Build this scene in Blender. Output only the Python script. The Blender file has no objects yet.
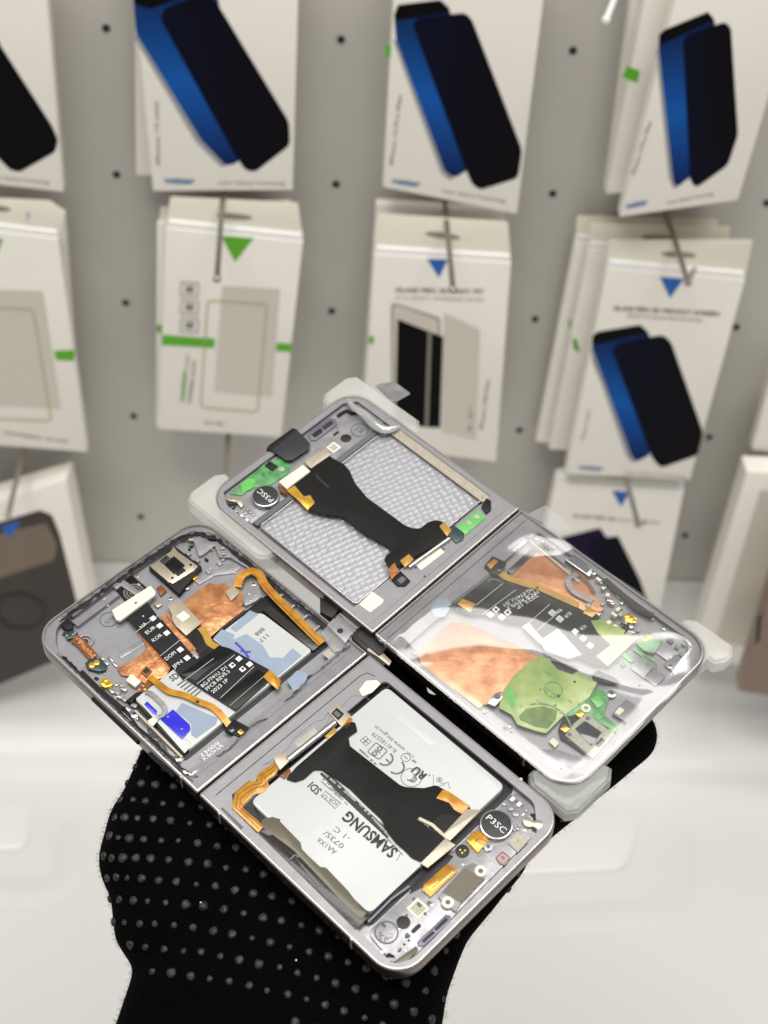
import bpy, bmesh, math, random
from mathutils import Vector, Matrix
from mathutils.bvhtree import BVHTree
random.seed(7)
scene = bpy.context.scene
COL = scene.collection

# ------------------------------------------------------------------ camera
F = 1450.0
CAM = Vector((0, 0, 0.98))
RW = Matrix(((0.9985, 0.0342, 0.0419), (-0.0102, -0.6411, 0.7674), (0.0531, -0.7667, -0.6398)))
WALL = 0.906                                  # y of the display panel, metres
def cw(v): return RW @ Vector(v)              # lens axes (right, down, forward) -> world
def ray(u, v): return cw(((u - 384) / F, (v - 512) / F, 1.0)).normalized()

# ------------------------------------------------------------------ materials
def lin(c): return tuple(((x/255)/12.92 if x/255 <= .04045 else ((x/255+.055)/1.055)**2.4) for x in c) + (1,)
MATS = {}
def pm(name, rgb, rough=.5, metal=0, var=None, bump=None, coat=0, trans=0, alpha=1, sheen=0, spec=.5, rgb2=None, ior=1.5, sss=0):
    m = bpy.data.materials.new(name); m.use_nodes = True
    nt = m.node_tree; b = nt.nodes['Principled BSDF']
    def setv(k, v):
        if k in b.inputs: b.inputs[k].default_value = v
    setv('Base Color', lin(rgb)); setv('Roughness', rough); setv('Metallic', metal); setv('Coat Weight', coat); setv('Coat Roughness', .08)
    setv('Transmission Weight', trans); setv('Alpha', alpha); setv('Sheen Weight', sheen); setv('Specular IOR Level', spec); setv('IOR', ior)
    if sss: setv('Subsurface Weight', sss); setv('Subsurface Scale', .002)
    tc = nt.nodes.new('ShaderNodeTexCoord')
    if var:
        n = nt.nodes.new('ShaderNodeTexNoise'); n.inputs['Scale'].default_value = var[0]; n.inputs['Detail'].default_value = 5
        nt.links.new(tc.outputs['Object'], n.inputs['Vector'])
        r = nt.nodes.new('ShaderNodeMapRange'); r.inputs[1].default_value = .35; r.inputs[2].default_value = .65
        nt.links.new(n.outputs['Fac'], r.inputs[0])
        mx = nt.nodes.new('ShaderNodeMix'); mx.data_type = 'RGBA'
        c1 = lin(rgb); c2 = lin(rgb2) if rgb2 else tuple(x * (1 - var[1]) for x in c1[:3]) + (1,)
        mx.inputs['A'].default_value = c1; mx.inputs['B'].default_value = c2
        nt.links.new(r.outputs[0], mx.inputs['Factor']); nt.links.new(mx.outputs['Result'], b.inputs['Base Color'])
        r2 = nt.nodes.new('ShaderNodeMapRange'); r2.inputs[3].default_value = max(.02, rough - .07); r2.inputs[4].default_value = min(1, rough + .07)
        nt.links.new(n.outputs['Fac'], r2.inputs[0]); nt.links.new(r2.outputs[0], b.inputs['Roughness'])
    if bump:
        n2 = nt.nodes.new('ShaderNodeTexNoise'); n2.inputs['Scale'].default_value = bump[0]; n2.inputs['Detail'].default_value = 4
        nt.links.new(tc.outputs['Object'], n2.inputs['Vector'])
        bp = nt.nodes.new('ShaderNodeBump'); bp.inputs['Strength'].default_value = bump[1]; bp.inputs['Distance'].default_value = bump[2] if len(bump) > 2 else .0003
        nt.links.new(n2.outputs['Fac'], bp.inputs['Height']); nt.links.new(bp.outputs[0], b.inputs['Normal'])
    MATS[name] = m
    return m

M_ALU   = pm('satin_aluminium', (192,187,184), .26, .85, var=(300,.12))
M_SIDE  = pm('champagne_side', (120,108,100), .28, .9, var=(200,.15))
M_FLOOR = pm('grey_magnesium', (150,150,154), .36, .3, var=(160,.18), bump=(900,.15,.0002))
M_LEDGE = pm('grey_ledge', (141,140,145), .34, .3, var=(220,.2), bump=(700,.12,.0002))
M_LEDGE2= pm('pale_ledge', (151,150,154), .34, .3, var=(220,.12), bump=(700,.1,.0002))
M_SILV  = pm('silver_plate', (166,166,170), .3, .45, var=(260,.3), bump=(800,.15,.0002))
M_STEEL = pm('steel', (200,200,200), .22, 1, var=(300,.2))
M_NICK  = pm('warm_nickel', (196,186,168), .28, .9, var=(400,.2))
M_BLACK = pm('black_plastic', (14,14,16), .45, 0, var=(300,.3), bump=(900,.1), spec=.3)
M_GLUE  = pm('black_glue', (26,24,28), .35, 0, var=(400,.0), rgb2=(95,93,100), bump=(600,.8,.0005))
M_FLEX  = pm('black_flex', (27,27,26), .5, 0, var=(60,.25), spec=.15, bump=(120,.25,.0006))
M_FLEXG = pm('gloss_black_flex', (7,7,8), .28, 0, spec=.3)
M_FLEXM = pm('grey_black_flex', (34,36,38), .5, 0, var=(300,.2), spec=.2)
M_AMBER = pm('amber_flex', (204,148,34), .28, .25, var=(250,.0), rgb2=(166,108,20), coat=.4, bump=(250,.3,.0004))
M_AMBER2= pm('pale_amber_flex', (190,150,62), .3, .2, var=(250,.2), coat=.3)
M_AMBD  = pm('dark_amber', (120,70,16), .35, .1)
M_GOLD  = pm('gold', (238,190,80), .22, .9)
M_COPPER= pm('copper_foil', (212,152,104), .34, .6, var=(220,0), rgb2=(164,106,68), bump=(170,.9,.0008))
M_COPPER2=pm('peach_copper_foil', (218,162,118), .36, .45, var=(160,0), rgb2=(176,120,80), bump=(300,.5,.0005))
M_POUCH = pm('battery_white', (196,199,198), .4, .05, var=(60,.05), bump=(90,.3,.0006), coat=.1)
M_POUCHG= pm('battery_grey', (176,176,172), .35, .3, var=(100,.1), bump=(110,.3))
M_SLATE = pm('slate_blue_patch', (143,158,178), .45, 0, var=(200,.08))
M_BLUE  = pm('blue_tape', (35,35,205), .28, 0, coat=.3, var=(200,.15), bump=(300,.3))
M_INKB  = pm('blue_ink', (62,60,165), .6)
M_INK   = pm('black_ink', (42,44,46), .6)
M_INKG  = pm('grey_ink', (95,97,100), .6)
M_WHITE = pm('white_ink', (228,230,228), .5)
M_CREAM = pm('cream_foam', (236,232,212), .55, 0, var=(400,.08), bump=(900,.3))
M_CREAMB= pm('beige_bar', (188,178,160), .38, .5, var=(300,.15))
M_TAPEG = pm('taupe_film', (98,92,75), .32, 0, var=(120,.12), coat=.15, bump=(70,.2,.0006))
M_TAPED = pm('dark_film', (42,38,33), .28, 0, var=(90,.45), coat=.25, bump=(50,.6,.0014))
M_PCB   = pm('green_board', (88,165,92), .35, 0, var=(260,0), rgb2=(58,120,66), coat=.4)
M_PCBD  = pm('dark_board', (28,58,60), .35, 0, var=(300,.3), coat=.3)
M_PCBY  = pm('olive_green_shield', (172,188,118), .4, .1, var=(150,0), rgb2=(134,160,82), coat=.3, bump=(300,.3))
M_GREEN = pm('bright_green_pad', (98,190,88), .35, 0, var=(300,.15), coat=.4)
M_LABEL = pm('grey_label', (183,180,164), .5, 0, var=(900,.25))
M_DISC  = pm('disc_black', (36,38,42), .45, 0, var=(900,.2), bump=(1500,.3))
M_PURP  = pm('purple_grey', (110,108,124), .35, .4)
M_HOLE  = pm('dark_hole', (14,14,18), .5)
M_LENS  = pm('lens_black', (20,26,38), .08, 0, coat=1)
M_ROSE  = pm('rose_sensor', (140,105,112), .35, .3)
M_BUMPR = None
def milky(name, rgb, tr, rough=.35):
    m = bpy.data.materials.new(name); m.use_nodes = True; nt = m.node_tree; nt.nodes.clear()
    o = nt.nodes.new('ShaderNodeOutputMaterial'); a = nt.nodes.new('ShaderNodeBsdfPrincipled'); t = nt.nodes.new('ShaderNodeBsdfTransparent')
    tl = nt.nodes.new('ShaderNodeBsdfTranslucent'); m1 = nt.nodes.new('ShaderNodeMixShader'); m2 = nt.nodes.new('ShaderNodeMixShader')
    a.inputs['Base Color'].default_value = lin(rgb); a.inputs['Roughness'].default_value = rough; a.inputs['Coat Weight'].default_value = .5
    tl.inputs['Color'].default_value = lin(rgb)
    m1.inputs[0].default_value = .4; m2.inputs[0].default_value = tr
    nt.links.new(a.outputs[0], m1.inputs[1]); nt.links.new(tl.outputs[0], m1.inputs[2]); nt.links.new(m1.outputs[0], m2.inputs[1]); nt.links.new(t.outputs[0], m2.inputs[2])
    n = nt.nodes.new('ShaderNodeTexNoise'); n.inputs['Scale'].default_value = 120; tc = nt.nodes.new('ShaderNodeTexCoord'); nt.links.new(tc.outputs['Object'], n.inputs['Vector'])
    bp = nt.nodes.new('ShaderNodeBump'); bp.inputs['Strength'].default_value = .5; bp.inputs['Distance'].default_value = .001
    nt.links.new(n.outputs['Fac'], bp.inputs['Height']); nt.links.new(bp.outputs[0], a.inputs['Normal'])
    return m
M_PROT = milky('milky_plastic', (236,236,232), .68, .1)
M_PROTG = milky('milky_grey_plastic', (212,215,212), .6, .1)
def clear_film(name, haze_, rough=.04, tint=(1,1,1), ior=1.5, bumpd=.0006, bumps=60, boost=1.0):
    m = bpy.data.materials.new(name); m.use_nodes = True; nt = m.node_tree; nt.nodes.clear()
    o = nt.nodes.new('ShaderNodeOutputMaterial'); t = nt.nodes.new('ShaderNodeBsdfTransparent'); g = nt.nodes.new('ShaderNodeBsdfGlossy')
    d = nt.nodes.new('ShaderNodeBsdfDiffuse'); fr = nt.nodes.new('ShaderNodeFresnel'); fr.inputs[0].default_value = ior
    t.inputs[0].default_value = (*tint, 1); g.inputs['Roughness'].default_value = rough; d.inputs[0].default_value = lin((225,228,228))
    mu = nt.nodes.new('ShaderNodeMath'); mu.operation = 'MULTIPLY'; mu.inputs[1].default_value = boost; mu.use_clamp = True
    nt.links.new(fr.outputs[0], mu.inputs[0])
    m1 = nt.nodes.new('ShaderNodeMixShader'); m1.inputs[0].default_value = haze_; m2 = nt.nodes.new('ShaderNodeMixShader')
    nt.links.new(t.outputs[0], m1.inputs[1]); nt.links.new(d.outputs[0], m1.inputs[2])
    nt.links.new(mu.outputs[0], m2.inputs[0]); nt.links.new(m1.outputs[0], m2.inputs[1]); nt.links.new(g.outputs[0], m2.inputs[2]); nt.links.new(m2.outputs[0], o.inputs[0])
    n = nt.nodes.new('ShaderNodeTexNoise'); n.inputs['Scale'].default_value = bumps; n.inputs['Detail'].default_value = 2; tc = nt.nodes.new('ShaderNodeTexCoord'); nt.links.new(tc.outputs['Object'], n.inputs['Vector'])
    bp = nt.nodes.new('ShaderNodeBump'); bp.inputs['Strength'].default_value = .6; bp.inputs['Distance'].default_value = bumpd
    nt.links.new(n.outputs['Fac'], bp.inputs['Height']); nt.links.new(bp.outputs[0], g.inputs['Normal'])
    return m
M_FILM = clear_film('clear_film', .035, .13, boost=2.3, bumpd=.00008, bumps=40)
M_CLEAR = clear_film('clear_pack', .12, .15, boost=1.0)
def link_out(m):
    nt = m.node_tree
    o = [n for n in nt.nodes if n.type == 'OUTPUT_MATERIAL'][0]
    if not o.inputs[0].is_linked:
        mixes = [n for n in nt.nodes if n.type == 'MIX_SHADER' and not n.outputs[0].is_linked]
        nt.links.new(mixes[0].outputs[0], o.inputs[0])
link_out(M_PROT); link_out(M_PROTG)

# ------------------------------------------------------------------ frames
class Fr:
    """a flat local frame in the world: O metres, X,Y,N unit vectors, local units are mm"""
    def __init__(s, O, X, Y, N): s.O, s.X, s.Y, s.N = Vector(O), Vector(X), Vector(Y), Vector(N)
    def px(s, u, v, z=0):
        d = ray(u, v); o = s.O + s.N * (z * .001)
        q = CAM + d * ((o - CAM).dot(s.N) / d.dot(s.N)) - s.O
        return (q.dot(s.X) * 1000, q.dot(s.Y) * 1000)
    def P(s, pts, z=0): return [s.px(u, v, z) for u, v in pts]
    def mw(s):
        return Matrix(((s.X.x, s.Y.x, s.N.x, s.O.x), (s.X.y, s.Y.y, s.N.y, s.O.y), (s.X.z, s.Y.z, s.N.z, s.O.z), (0, 0, 0, 1)))
    def w(s, x, y, z): return s.O + (s.X * x + s.Y * y + s.N * z) * .001
def phone_frame(R, t):
    c = lambda j: cw((R[0][j], R[1][j], R[2][j])).normalized()
    X = c(0); N = c(2); N = (N - X * N.dot(X)).normalized(); Y = N.cross(X)
    return Fr(CAM + cw(t) * .001, X, Y, N)
F1 = phone_frame([[0.71383,0.70011,0.01711],[0.53711,-0.53163,-0.6549],[-0.4494,0.47668,-0.75552]], (-114.031,38.958,465.834))
F2 = phone_frame([[0.71124,0.7027,-0.01881],[0.53918,-0.56251,-0.62679],[-0.45103,0.43566,-0.77896]], (-62.263,-5.35,503.835))
# the enlarged crops the shapes were read from: name -> (x0, y0, scale)
ZR = {'1':(30,510,3.84),'2':(180,510,3.84),'3':(70,640,3.84),'4':(210,680,3.84),'5':(380,660,3.84),'6':(300,800,3.84),'7':(180,370,3.84),'8':(330,370,3.49),
      's1':(370,500,3.84),'s2':(540,510,3.84),'s3':(420,620,3.49),'a':(340,690,7.68),'b':(400,840,7.68),'c':(270,780,7.68),'d':(430,530,7.68),'e':(520,660,6.4),
      'f':(100,640,7.68),'g':(230,400,7.68),'h':(480,780,7.68),'i':(320,590,7.68),'j':(160,500,7.68),'k':(36,580,7.68),'l':(330,900,7.68),'m':(150,740,7.68),'n':(320,360,6.4),'o':(180,460,7.68)}
def Z(k, *pts):
    x0, y0, s = ZR[k]
    return [(x0 + a / s, y0 + b / s) for a, b in pts]

# ------------------------------------------------------------------ object helpers
def setp(o, label=None, cat=None, group=None, kind=None):
    if label: o['label'] = label
    if cat: o['category'] = cat
    if group: o['group'] = group
    if kind: o['kind'] = kind
    return o
def thing(name, label, cat, mw=None, group=None):
    o = bpy.data.objects.new(name, None); COL.objects.link(o); o.empty_display_size = .01
    if mw is not None: o.matrix_world = mw
    return setp(o, label, cat, group)
def link(name, bm, mats, parent=None, smooth=30):
    me = bpy.data.meshes.new(name); bm.to_mesh(me); bm.free()
    for m in (mats if isinstance(mats, (list, tuple)) else [mats]): me.materials.append(m)
    if smooth:
        for p in me.polygons: p.use_smooth = True
        me.set_sharp_from_angle(angle=math.radians(smooth))
    o = bpy.data.objects.new(name, me); COL.objects.link(o)
    if parent is not None: o.parent = parent
    return o
S = .001
def area2(p): return sum(p[i][0]*p[(i+1) % len(p)][1] - p[(i+1) % len(p)][0]*p[i][1] for i in range(len(p)))
def roundpoly(p, r, n=4):
    """round every corner of a polygon with radius up to r (mm)"""
    out = []; N = len(p)
    for i in range(N):
        a, b, c = Vector(p[i-1]), Vector(p[i]), Vector(p[(i+1) % N])
        u = a - b; w = c - b; lu, lw = u.length, w.length
        if lu < 1e-6 or lw < 1e-6: continue
        t = min(r, lu * .45, lw * .45); s1 = b + u / lu * t; s2 = b + w / lw * t
        for k in range(n + 1):
            q = k / n; out.append(tuple(s1 * (1-q)**2 + b * (2*q*(1-q)) + s2 * q*q))
    return out
def rrect(x0, y0, x1, y1, r, n=8):
    rs = r if isinstance(r, (list, tuple)) else (r,) * 4     # corners: (x0y0, x1y0, x1y1, x0y1)
    out = []
    for (cx, cy, a0, rr) in ((x0, y0, 180, rs[0]), (x1, y0, 270, rs[1]), (x1, y1, 0, rs[2]), (x0, y1, 90, rs[3])):
        sx = 1 if cx == x0 else -1; sy = 1 if cy == y0 else -1
        if rr <= 0: out.append((cx, cy)); continue
        for k in range(n + 1):
            a = math.radians(a0 + 90 * k / n); out.append((cx + sx*rr + rr*math.cos(a), cy + sy*rr + rr*math.sin(a)))
    return out
def circ(c, r, n=28, ry=None): return [(c[0] + r*math.cos(2*math.pi*k/n), c[1] + (ry or r)*math.sin(2*math.pi*k/n)) for k in range(n)]
def slab(bm, outer, z0, z1, holes=(), bev=0, mi=0):
    """solid plate between z0 and z1 (mm) with optional holes, added to bm"""
    b2 = bmesh.new(); edges = []
    for loop in (outer, *holes):
        vs = [b2.verts.new((x*S, y*S, z1*S)) for x, y in loop]
        edges += [b2.edges.new((vs[i], vs[(i+1) % len(vs)])) for i in range(len(vs))]
    if not holes and len(outer) <= 4:
        b2.faces.new(b2.verts)
    else:
        bmesh.ops.triangle_fill(b2, use_beauty=True, use_dissolve=False, edges=edges, normal=(0, 0, 1))
        if holes or True:
            bmesh.ops.dissolve_limit(b2, angle_limit=.01, verts=b2.verts[:], edges=b2.edges[:]) if not holes else None
    for f in b2.faces:
        f.normal_update()
        if f.normal.z < 0: f.normal_flip()
    top = b2.faces[:]
    if z0 != z1:
        r = bmesh.ops.extrude_face_region(b2, geom=top, use_keep_orig=True)
        vs = [g for g in r['geom'] if isinstance(g, bmesh.types.BMVert)]
        for v in vs: v.co.z = z0 * S
        bmesh.ops.recalc_face_normals(b2, faces=b2.faces[:])
        if bev:
            ed = [e for e in b2.edges if len(e.link_faces) == 2 and all(abs(v.co.z - z1*S) < 1e-7 for v in e.verts) and e.calc_face_angle(0) > .6]
            try: bmesh.ops.bevel(b2, geom=ed, offset=bev*S, segments=2, profile=.6, affect='EDGES', clamp_overlap=True)
            except Exception: pass
    for f in b2.faces: f.material_index = mi
    merge(bm, b2)
def merge(bm, b2, M=None):
    me = bpy.data.meshes.new('t'); b2.to_mesh(me); b2.free()
    if M is not None: me.transform(M)
    bm.from_mesh(me); bpy.data.meshes.remove(me)
def strip_poly(path, w, close=False):
    """outline of a band of width w (number or list) along a path"""
    L, Rr = [], []
    for i, p in enumerate(path):
        a = Vector(path[max(0, i-1)]); b = Vector(path[min(len(path)-1, i+1)]); d = (b - a).normalized(); n = Vector((-d.y, d.x))
        ww = w[i] if isinstance(w, (list, tuple)) else w
        L.append(tuple(Vector(p) + n*ww/2)); Rr.append(tuple(Vector(p) - n*ww/2))
    return L + Rr[::-1]
def smoothpath(p, n=6):
    out = []
    q = [p[0]] + list(p) + [p[-1]]
    for i in range(1, len(q) - 2):
        p0, p1, p2, p3 = (Vector(x) for x in q[i-1:i+3])
        for k in range(n):
            t = k / n
            out.append(tuple(.5 * ((2*p1) + (p2-p0)*t + (2*p0-5*p1+4*p2-p3)*t*t + (3*p1-p0-3*p2+p3)*t**3)))
    out.append(tuple(p[-1])); return out
def ribbon(bm, path, w, zs, th=.15, mi=0):
    """a flat flexible band following a path with heights zs"""
    n = len(path); rows = []
    L = strip_poly(path, w); Lp = L[:n]; Rp = L[n:][::-1]
    for i in range(n):
        z = zs[i] if isinstance(zs, (list, tuple)) else zs
        rows.append([bm.verts.new((Lp[i][0]*S, Lp[i][1]*S, z*S)), bm.verts.new((Rp[i][0]*S, Rp[i][1]*S, z*S)),
                     bm.verts.new((Rp[i][0]*S, Rp[i][1]*S, (z-th)*S)), bm.verts.new((Lp[i][0]*S, Lp[i][1]*S, (z-th)*S))])
    fs = []
    for i in range(n-1):
        for k in range(4): fs.append(bm.faces.new((rows[i][k], rows[i][(k+1) % 4], rows[i+1][(k+1) % 4], rows[i+1][k])))
    fs.append(bm.faces.new(rows[0])); fs.append(bm.faces.new(rows[-1][::-1]))
    bmesh.ops.recalc_face_normals(bm, faces=fs)
    for f in fs: f.material_index = mi
def tube(bm, pts, r, seg=10, mi=0):
    """round bar through 3-D points given in mm"""
    rings = []; P = [Vector(p) for p in pts]
    for i, p in enumerate(P):
        d = (P[min(i+1, len(P)-1)] - P[max(i-1, 0)]).normalized()
        a = d.cross(Vector((0, 0, 1)));
        if a.length < .05: a = d.cross(Vector((1, 0, 0)))
        a.normalize(); b = d.cross(a); rr = r[i] if isinstance(r, (list, tuple)) else r
        rings.append([bm.verts.new((p + a*rr*math.cos(2*math.pi*k/seg) + b*rr*math.sin(2*math.pi*k/seg)) * S) for k in range(seg)])
    fs = []
    for i in range(len(P)-1):
        for k in range(seg): fs.append(bm.faces.new((rings[i][k], rings[i][(k+1) % seg], rings[i+1][(k+1) % seg], rings[i+1][k])))
    fs.append(bm.faces.new(rings[0][::-1])); fs.append(bm.faces.new(rings[-1]))
    for f in fs: f.material_index = mi
def textmesh(s, align='LEFT', bold=0):
    cu = bpy.data.curves.new('t', 'FONT'); cu.body = s; cu.size = 1; cu.offset = bold; cu.resolution_u = 2; cu.align_x = align
    ob = bpy.data.objects.new('t', cu); COL.objects.link(ob)
    dg = bpy.context.evaluated_depsgraph_get(); dg.update()
    me = bpy.data.meshes.new_from_object(ob.evaluated_get(dg))
    bpy.data.objects.remove(ob); bpy.data.curves.remove(cu); return me
def text_at(bm, s, a, b, z, h=None, bold=0, mi=0):
    """write s along the baseline from a to b (mm), letters h mm high"""
    me = textmesh(s, bold=bold)
    if not me.vertices: return
    xs = [v.co.x for v in me.vertices]; ys = [v.co.y for v in me.vertices]
    a, b = Vector(a), Vector(b); d = b - a; w = max(xs) - min(xs); k = d.length / w
    ch = .72; ky = (h / ch) if h else k
    ang = math.atan2(d.y, d.x)
    M = Matrix.Translation((a.x*S, a.y*S, z*S)) @ Matrix.Rotation(ang, 4, 'Z') @ Matrix.Diagonal((k*S, ky*S, 1, 1)) @ Matrix.Translation((-min(xs), 0, 0))
    me.transform(M)
    n0 = len(bm.faces); bm.from_mesh(me); bpy.data.meshes.remove(me); bm.faces.ensure_lookup_table()
    for f in bm.faces[n0:]: f.material_index = mi

class Half:
    """helper bound to one phone frame and its parent Empty"""
    def __init__(s, fr, par): s.fr, s.par = fr, par
    def poly(s, name, pts, z1, z0, mat, r=0, bev=.08, holes=(), parent=None, local=False, label=None):
        p = pts if local else s.fr.P(pts, z1)
        if r: p = roundpoly(p, r*.45 if not local else r)
        bm = bmesh.new(); slab(bm, p, z0, z1, holes, bev)
        o = link(name, bm, mat, parent or s.par)
        if label: o['label'] = label
        return o
    def disc(s, name, c, r, z1, z0, mat, parent=None, local=False, bev=.08):
        q = c if local else s.fr.px(*c, z1)
        return s.poly(name, circ(q, r), z1, z0, mat, local=True, parent=parent, bev=bev)
    def box(s, name, c, sx, sy, z1, z0, mat, rot=0, r=.2, parent=None, local=False, bev=.06):
        q = c if local else s.fr.px(*c, z1)
        p = rrect(-sx/2, -sy/2, sx/2, sy/2, min(r, sx*.4, sy*.4), 3); ca, sa = math.cos(rot), math.sin(rot)
        return s.poly(name, [(q[0]+x*ca-y*sa, q[1]+x*sa+y*ca) for x, y in p], z1, z0, mat, local=True, parent=parent, bev=bev)
    def text(s, name, rows, z, mat, parent=None):
        """rows: (string, px start, px end, letter height mm, bold)"""
        bm = bmesh.new()
        for r_ in rows:
            a, b = s.fr.px(*r_[1], z), s.fr.px(*r_[2], z)
            text_at(bm, r_[0], a, b, z, r_[3], r_[4] if len(r_) > 4 else 0)
        return link(name, bm, mat, parent or s.par, smooth=0)
    def textl(s, name, rows, z, mat, parent=None):
        bm = bmesh.new()
        for r_ in rows: text_at(bm, r_[0], r_[1], r_[2], z, r_[3], r_[4] if len(r_) > 4 else 0)
        return link(name, bm, mat, parent or s.par, smooth=0)
    def band(s, name, pts, w, z, mat, th=.15, smooth=True, parent=None, sz=None):
        p = s.fr.P(pts, z if not isinstance(z, (list, tuple)) else z[0])
        if smooth:
            n = len(p); p = smoothpath(p)
            if isinstance(z, (list, tuple)):
                zz = []; 
                for i in range(len(p)):
                    t = i/(len(p)-1)*(n-1); k = min(int(t), n-2); zz.append(z[k]*(1-t+k) + z[k+1]*(t-k))
                z = zz
        bm = bmesh.new(); ribbon(bm, p, w, z, th)
        return link(name, bm, mat, parent or s.par)
    def rod(s, name, a, b, r, z, mat, parent=None):
        bm = bmesh.new(); tube(bm, [(*s.fr.px(*a, z), z), (*s.fr.px(*b, z), z)], r, 12)
        return link(name, bm, mat, parent or s.par, smooth=40)
    def screw(s, c, r=1.1, z=-1.5, zf=None, ring=M_STEEL):
        q = s.fr.px(*c, z); bm = bmesh.new()
        slab(bm, circ(q, r, 20), z-.8, z, bev=.12)
        for k in range(2):
            a = math.radians(30 + 90*k); d = Vector((math.cos(a), math.sin(a))) * r*.5; n = Vector((-d.y, d.x)) * .3; qq = Vector(q)
            slab(bm, [tuple(qq-d-n), tuple(qq+d-n), tuple(qq+d+n), tuple(qq-d+n)], z+.005, z+.02 + .012*k, mi=1)
        return link('screw', bm, [ring, M_HOLE], s.par, smooth=40)

W, L, H = 71.9, 165.1, 82.55
RC = 9.5
def frame_half(h, x0, x1, name, zin, rimw=.9, ledge=2.2, mat_ledge=M_LEDGE, cavity=None, floor_mat=M_FLOOR, hinge_side='x1', th=6.9, floorz=-3.0):
    """one half of the housing: side wall, rim, ledge and floor"""
    r4 = [RC, .8, .8, RC] if hinge_side == 'x1' else [.8, RC, RC, .8]
    def rr(i, ri=None): return rrect(x0+i, i, x1-i, W-i, [max(r-i, .3) for r in r4], 12)
    # outer side wall, slightly rounded, with bright chamfer
    bm = bmesh.new(); prof = [(1.1, -th), (.35, -th+.5), (0, -th+1.6), (0, -1.2), (.12, -.45), (.35, -.08), (.55, 0), (rimw, 0), (rimw+.02, zin)]
    rings = [[bm.verts.new((x*S, y*S, z*S)) for x, y in rr(i)] for i, z in prof]
    for a in range(len(prof)-1):
        for k in range(len(rings[0])):
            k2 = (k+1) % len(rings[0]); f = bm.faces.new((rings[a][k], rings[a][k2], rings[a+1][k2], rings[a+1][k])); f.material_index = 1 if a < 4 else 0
    bm.faces.new(rings[0][::-1]).material_index = 1
    bmesh.ops.recalc_face_normals(bm, faces=bm.faces[:])
    o = link(name, bm, [M_ALU, M_SIDE], h.par, smooth=50)
    # ledge plate with the big opening
    bm = bmesh.new(); slab(bm, rr(rimw - .05), zin-1.2, zin, [cavity] if cavity else (), bev=0)
    link('ledge', bm, mat_ledge, o)
    if cavity:
        bm = bmesh.new(); slab(bm, rr(rimw+.05), floorz-.6, floorz)
        link('floor_plate', bm, floor_mat, o)
    return o
def antenna(h, y, xs, z=-.05):
    for x in xs:
        bm = bmesh.new(); yy = 0 if y == 0 else W
        s_ = -1 if y == 0 else 1
        slab(bm, rrect(x-.45, min(yy+s_*.03, yy-s_*1.0), x+.45, max(yy+s_*.03, yy-s_*1.0), .1, 2), -5.6, .02, bev=0)
        link('antenna_line', bm, M_CREAMB, h.par)

exec_parts = True
# ================================================================== PHONE 1 (front, battery in)
T1 = thing('foldable_phone', 'front opened phone housing with the large white battery and no plastic film', 'phone', F1.mw(), 'opened foldable phones lying side by side on the glove')
A = Half(F1, T1)
cavA = roundpoly([(3.2,8),(3.2,64),(10,69.3),(74.5,69.3),(74.5,2.8),(10,2.8)], 3)
fA = frame_half(A, 0, 82.3, 'upper_housing', -1.0, cavity=cavA, floorz=-2.8)
fB = frame_half(A, 82.75, L, 'lower_housing', -.25, rimw=.75, cavity=roundpoly([(93.2,4.8),(93.2,68.3),(155,68.5),(162.4,61),(162.9,8.5),(160.2,3.2),(148,3.4)], 2.0), mat_ledge=M_LEDGE2, floorz=-2.2, floor_mat=M_SILV, hinge_side='x0')
A.poly('hinge_spine', rrect(81.2, 1.2, 84, W-1.2, .3, 3), -1.4, -6, M_HOLE, local=True)
antenna(A, 0, (74.8, 92, 147)); antenna(A, W, (147,))
# --- upper half: floor details
def groove(h, pts, z, w=.28, mat=M_HOLE, local=True, name='groove', parent=None):
    p = pts if local else h.fr.P(pts, z)
    bm = bmesh.new(); slab(bm, strip_poly(p, w), z-.05, z+.012); return link(name, bm, mat, parent or h.par)
groove(A, [(86.6,3.5),(86.6,64),(87.4,66.2),(90,67)], -.25)
groove(A, [(77.3,2.5),(77.3,69.5)], -1.0, .25, M_PURP)
# glue streaks
def blobs(h, path, n, w, z, mat, name, jit=.5, seed=1):
    rn = random.Random(seed); bm = bmesh.new(); p = [Vector(q) for q in path]
    seg = [(p[i+1]-p[i]).length for i in range(len(p)-1)]; tot = sum(seg)
    left, right = [], []
    for i in range(n+1):
        t = tot*i/n; k = 0
        while k < len(seg)-1 and t > seg[k]: t -= seg[k]; k += 1
        c = p[k].lerp(p[k+1], min(t/seg[k], 1)); d = (p[k+1]-p[k]).normalized(); nn = Vector((-d.y, d.x))
        c += nn * rn.uniform(-jit, jit)*w*.4; ww = w*rn.uniform(.25, 1) * (0.25 if i in (0, n) else 1)
        left.append(tuple(c+nn*ww/2)); right.append(tuple(c-nn*ww/2))
    slab(bm, left+right[::-1], z-.2, z+.12, bev=.06); return link(name, bm, mat, h.par)
blobs(A, [(1.8,12),(1.8,58),(4,66),(10,70.1)], 60, 1.3, -.95, M_GLUE, 'glue_bead', seed=2)
blobs(A, [(10,70.2),(72,70.2)], 60, 1.2, -.95, M_GLUE, 'glue_bead', seed=3)
blobs(A, [(12,1.8),(78,1.8)], 70, .9, -.95, M_GLUE, 'glue_bead', seed=4)
blobs(A, F1.P(Z('2',(655,520),(600,560),(560,600),(500,640),(465,685),(400,740)),-1), 22, 1.3, -.95, M_GLUE, 'glue_bead', seed=5)
blobs(A, F1.P(Z('3',(760,300),(700,330),(660,370),(600,430),(560,450)),-1), 14, 1.2, -.95, M_GLUE, 'glue_bead', seed=6)
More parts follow.
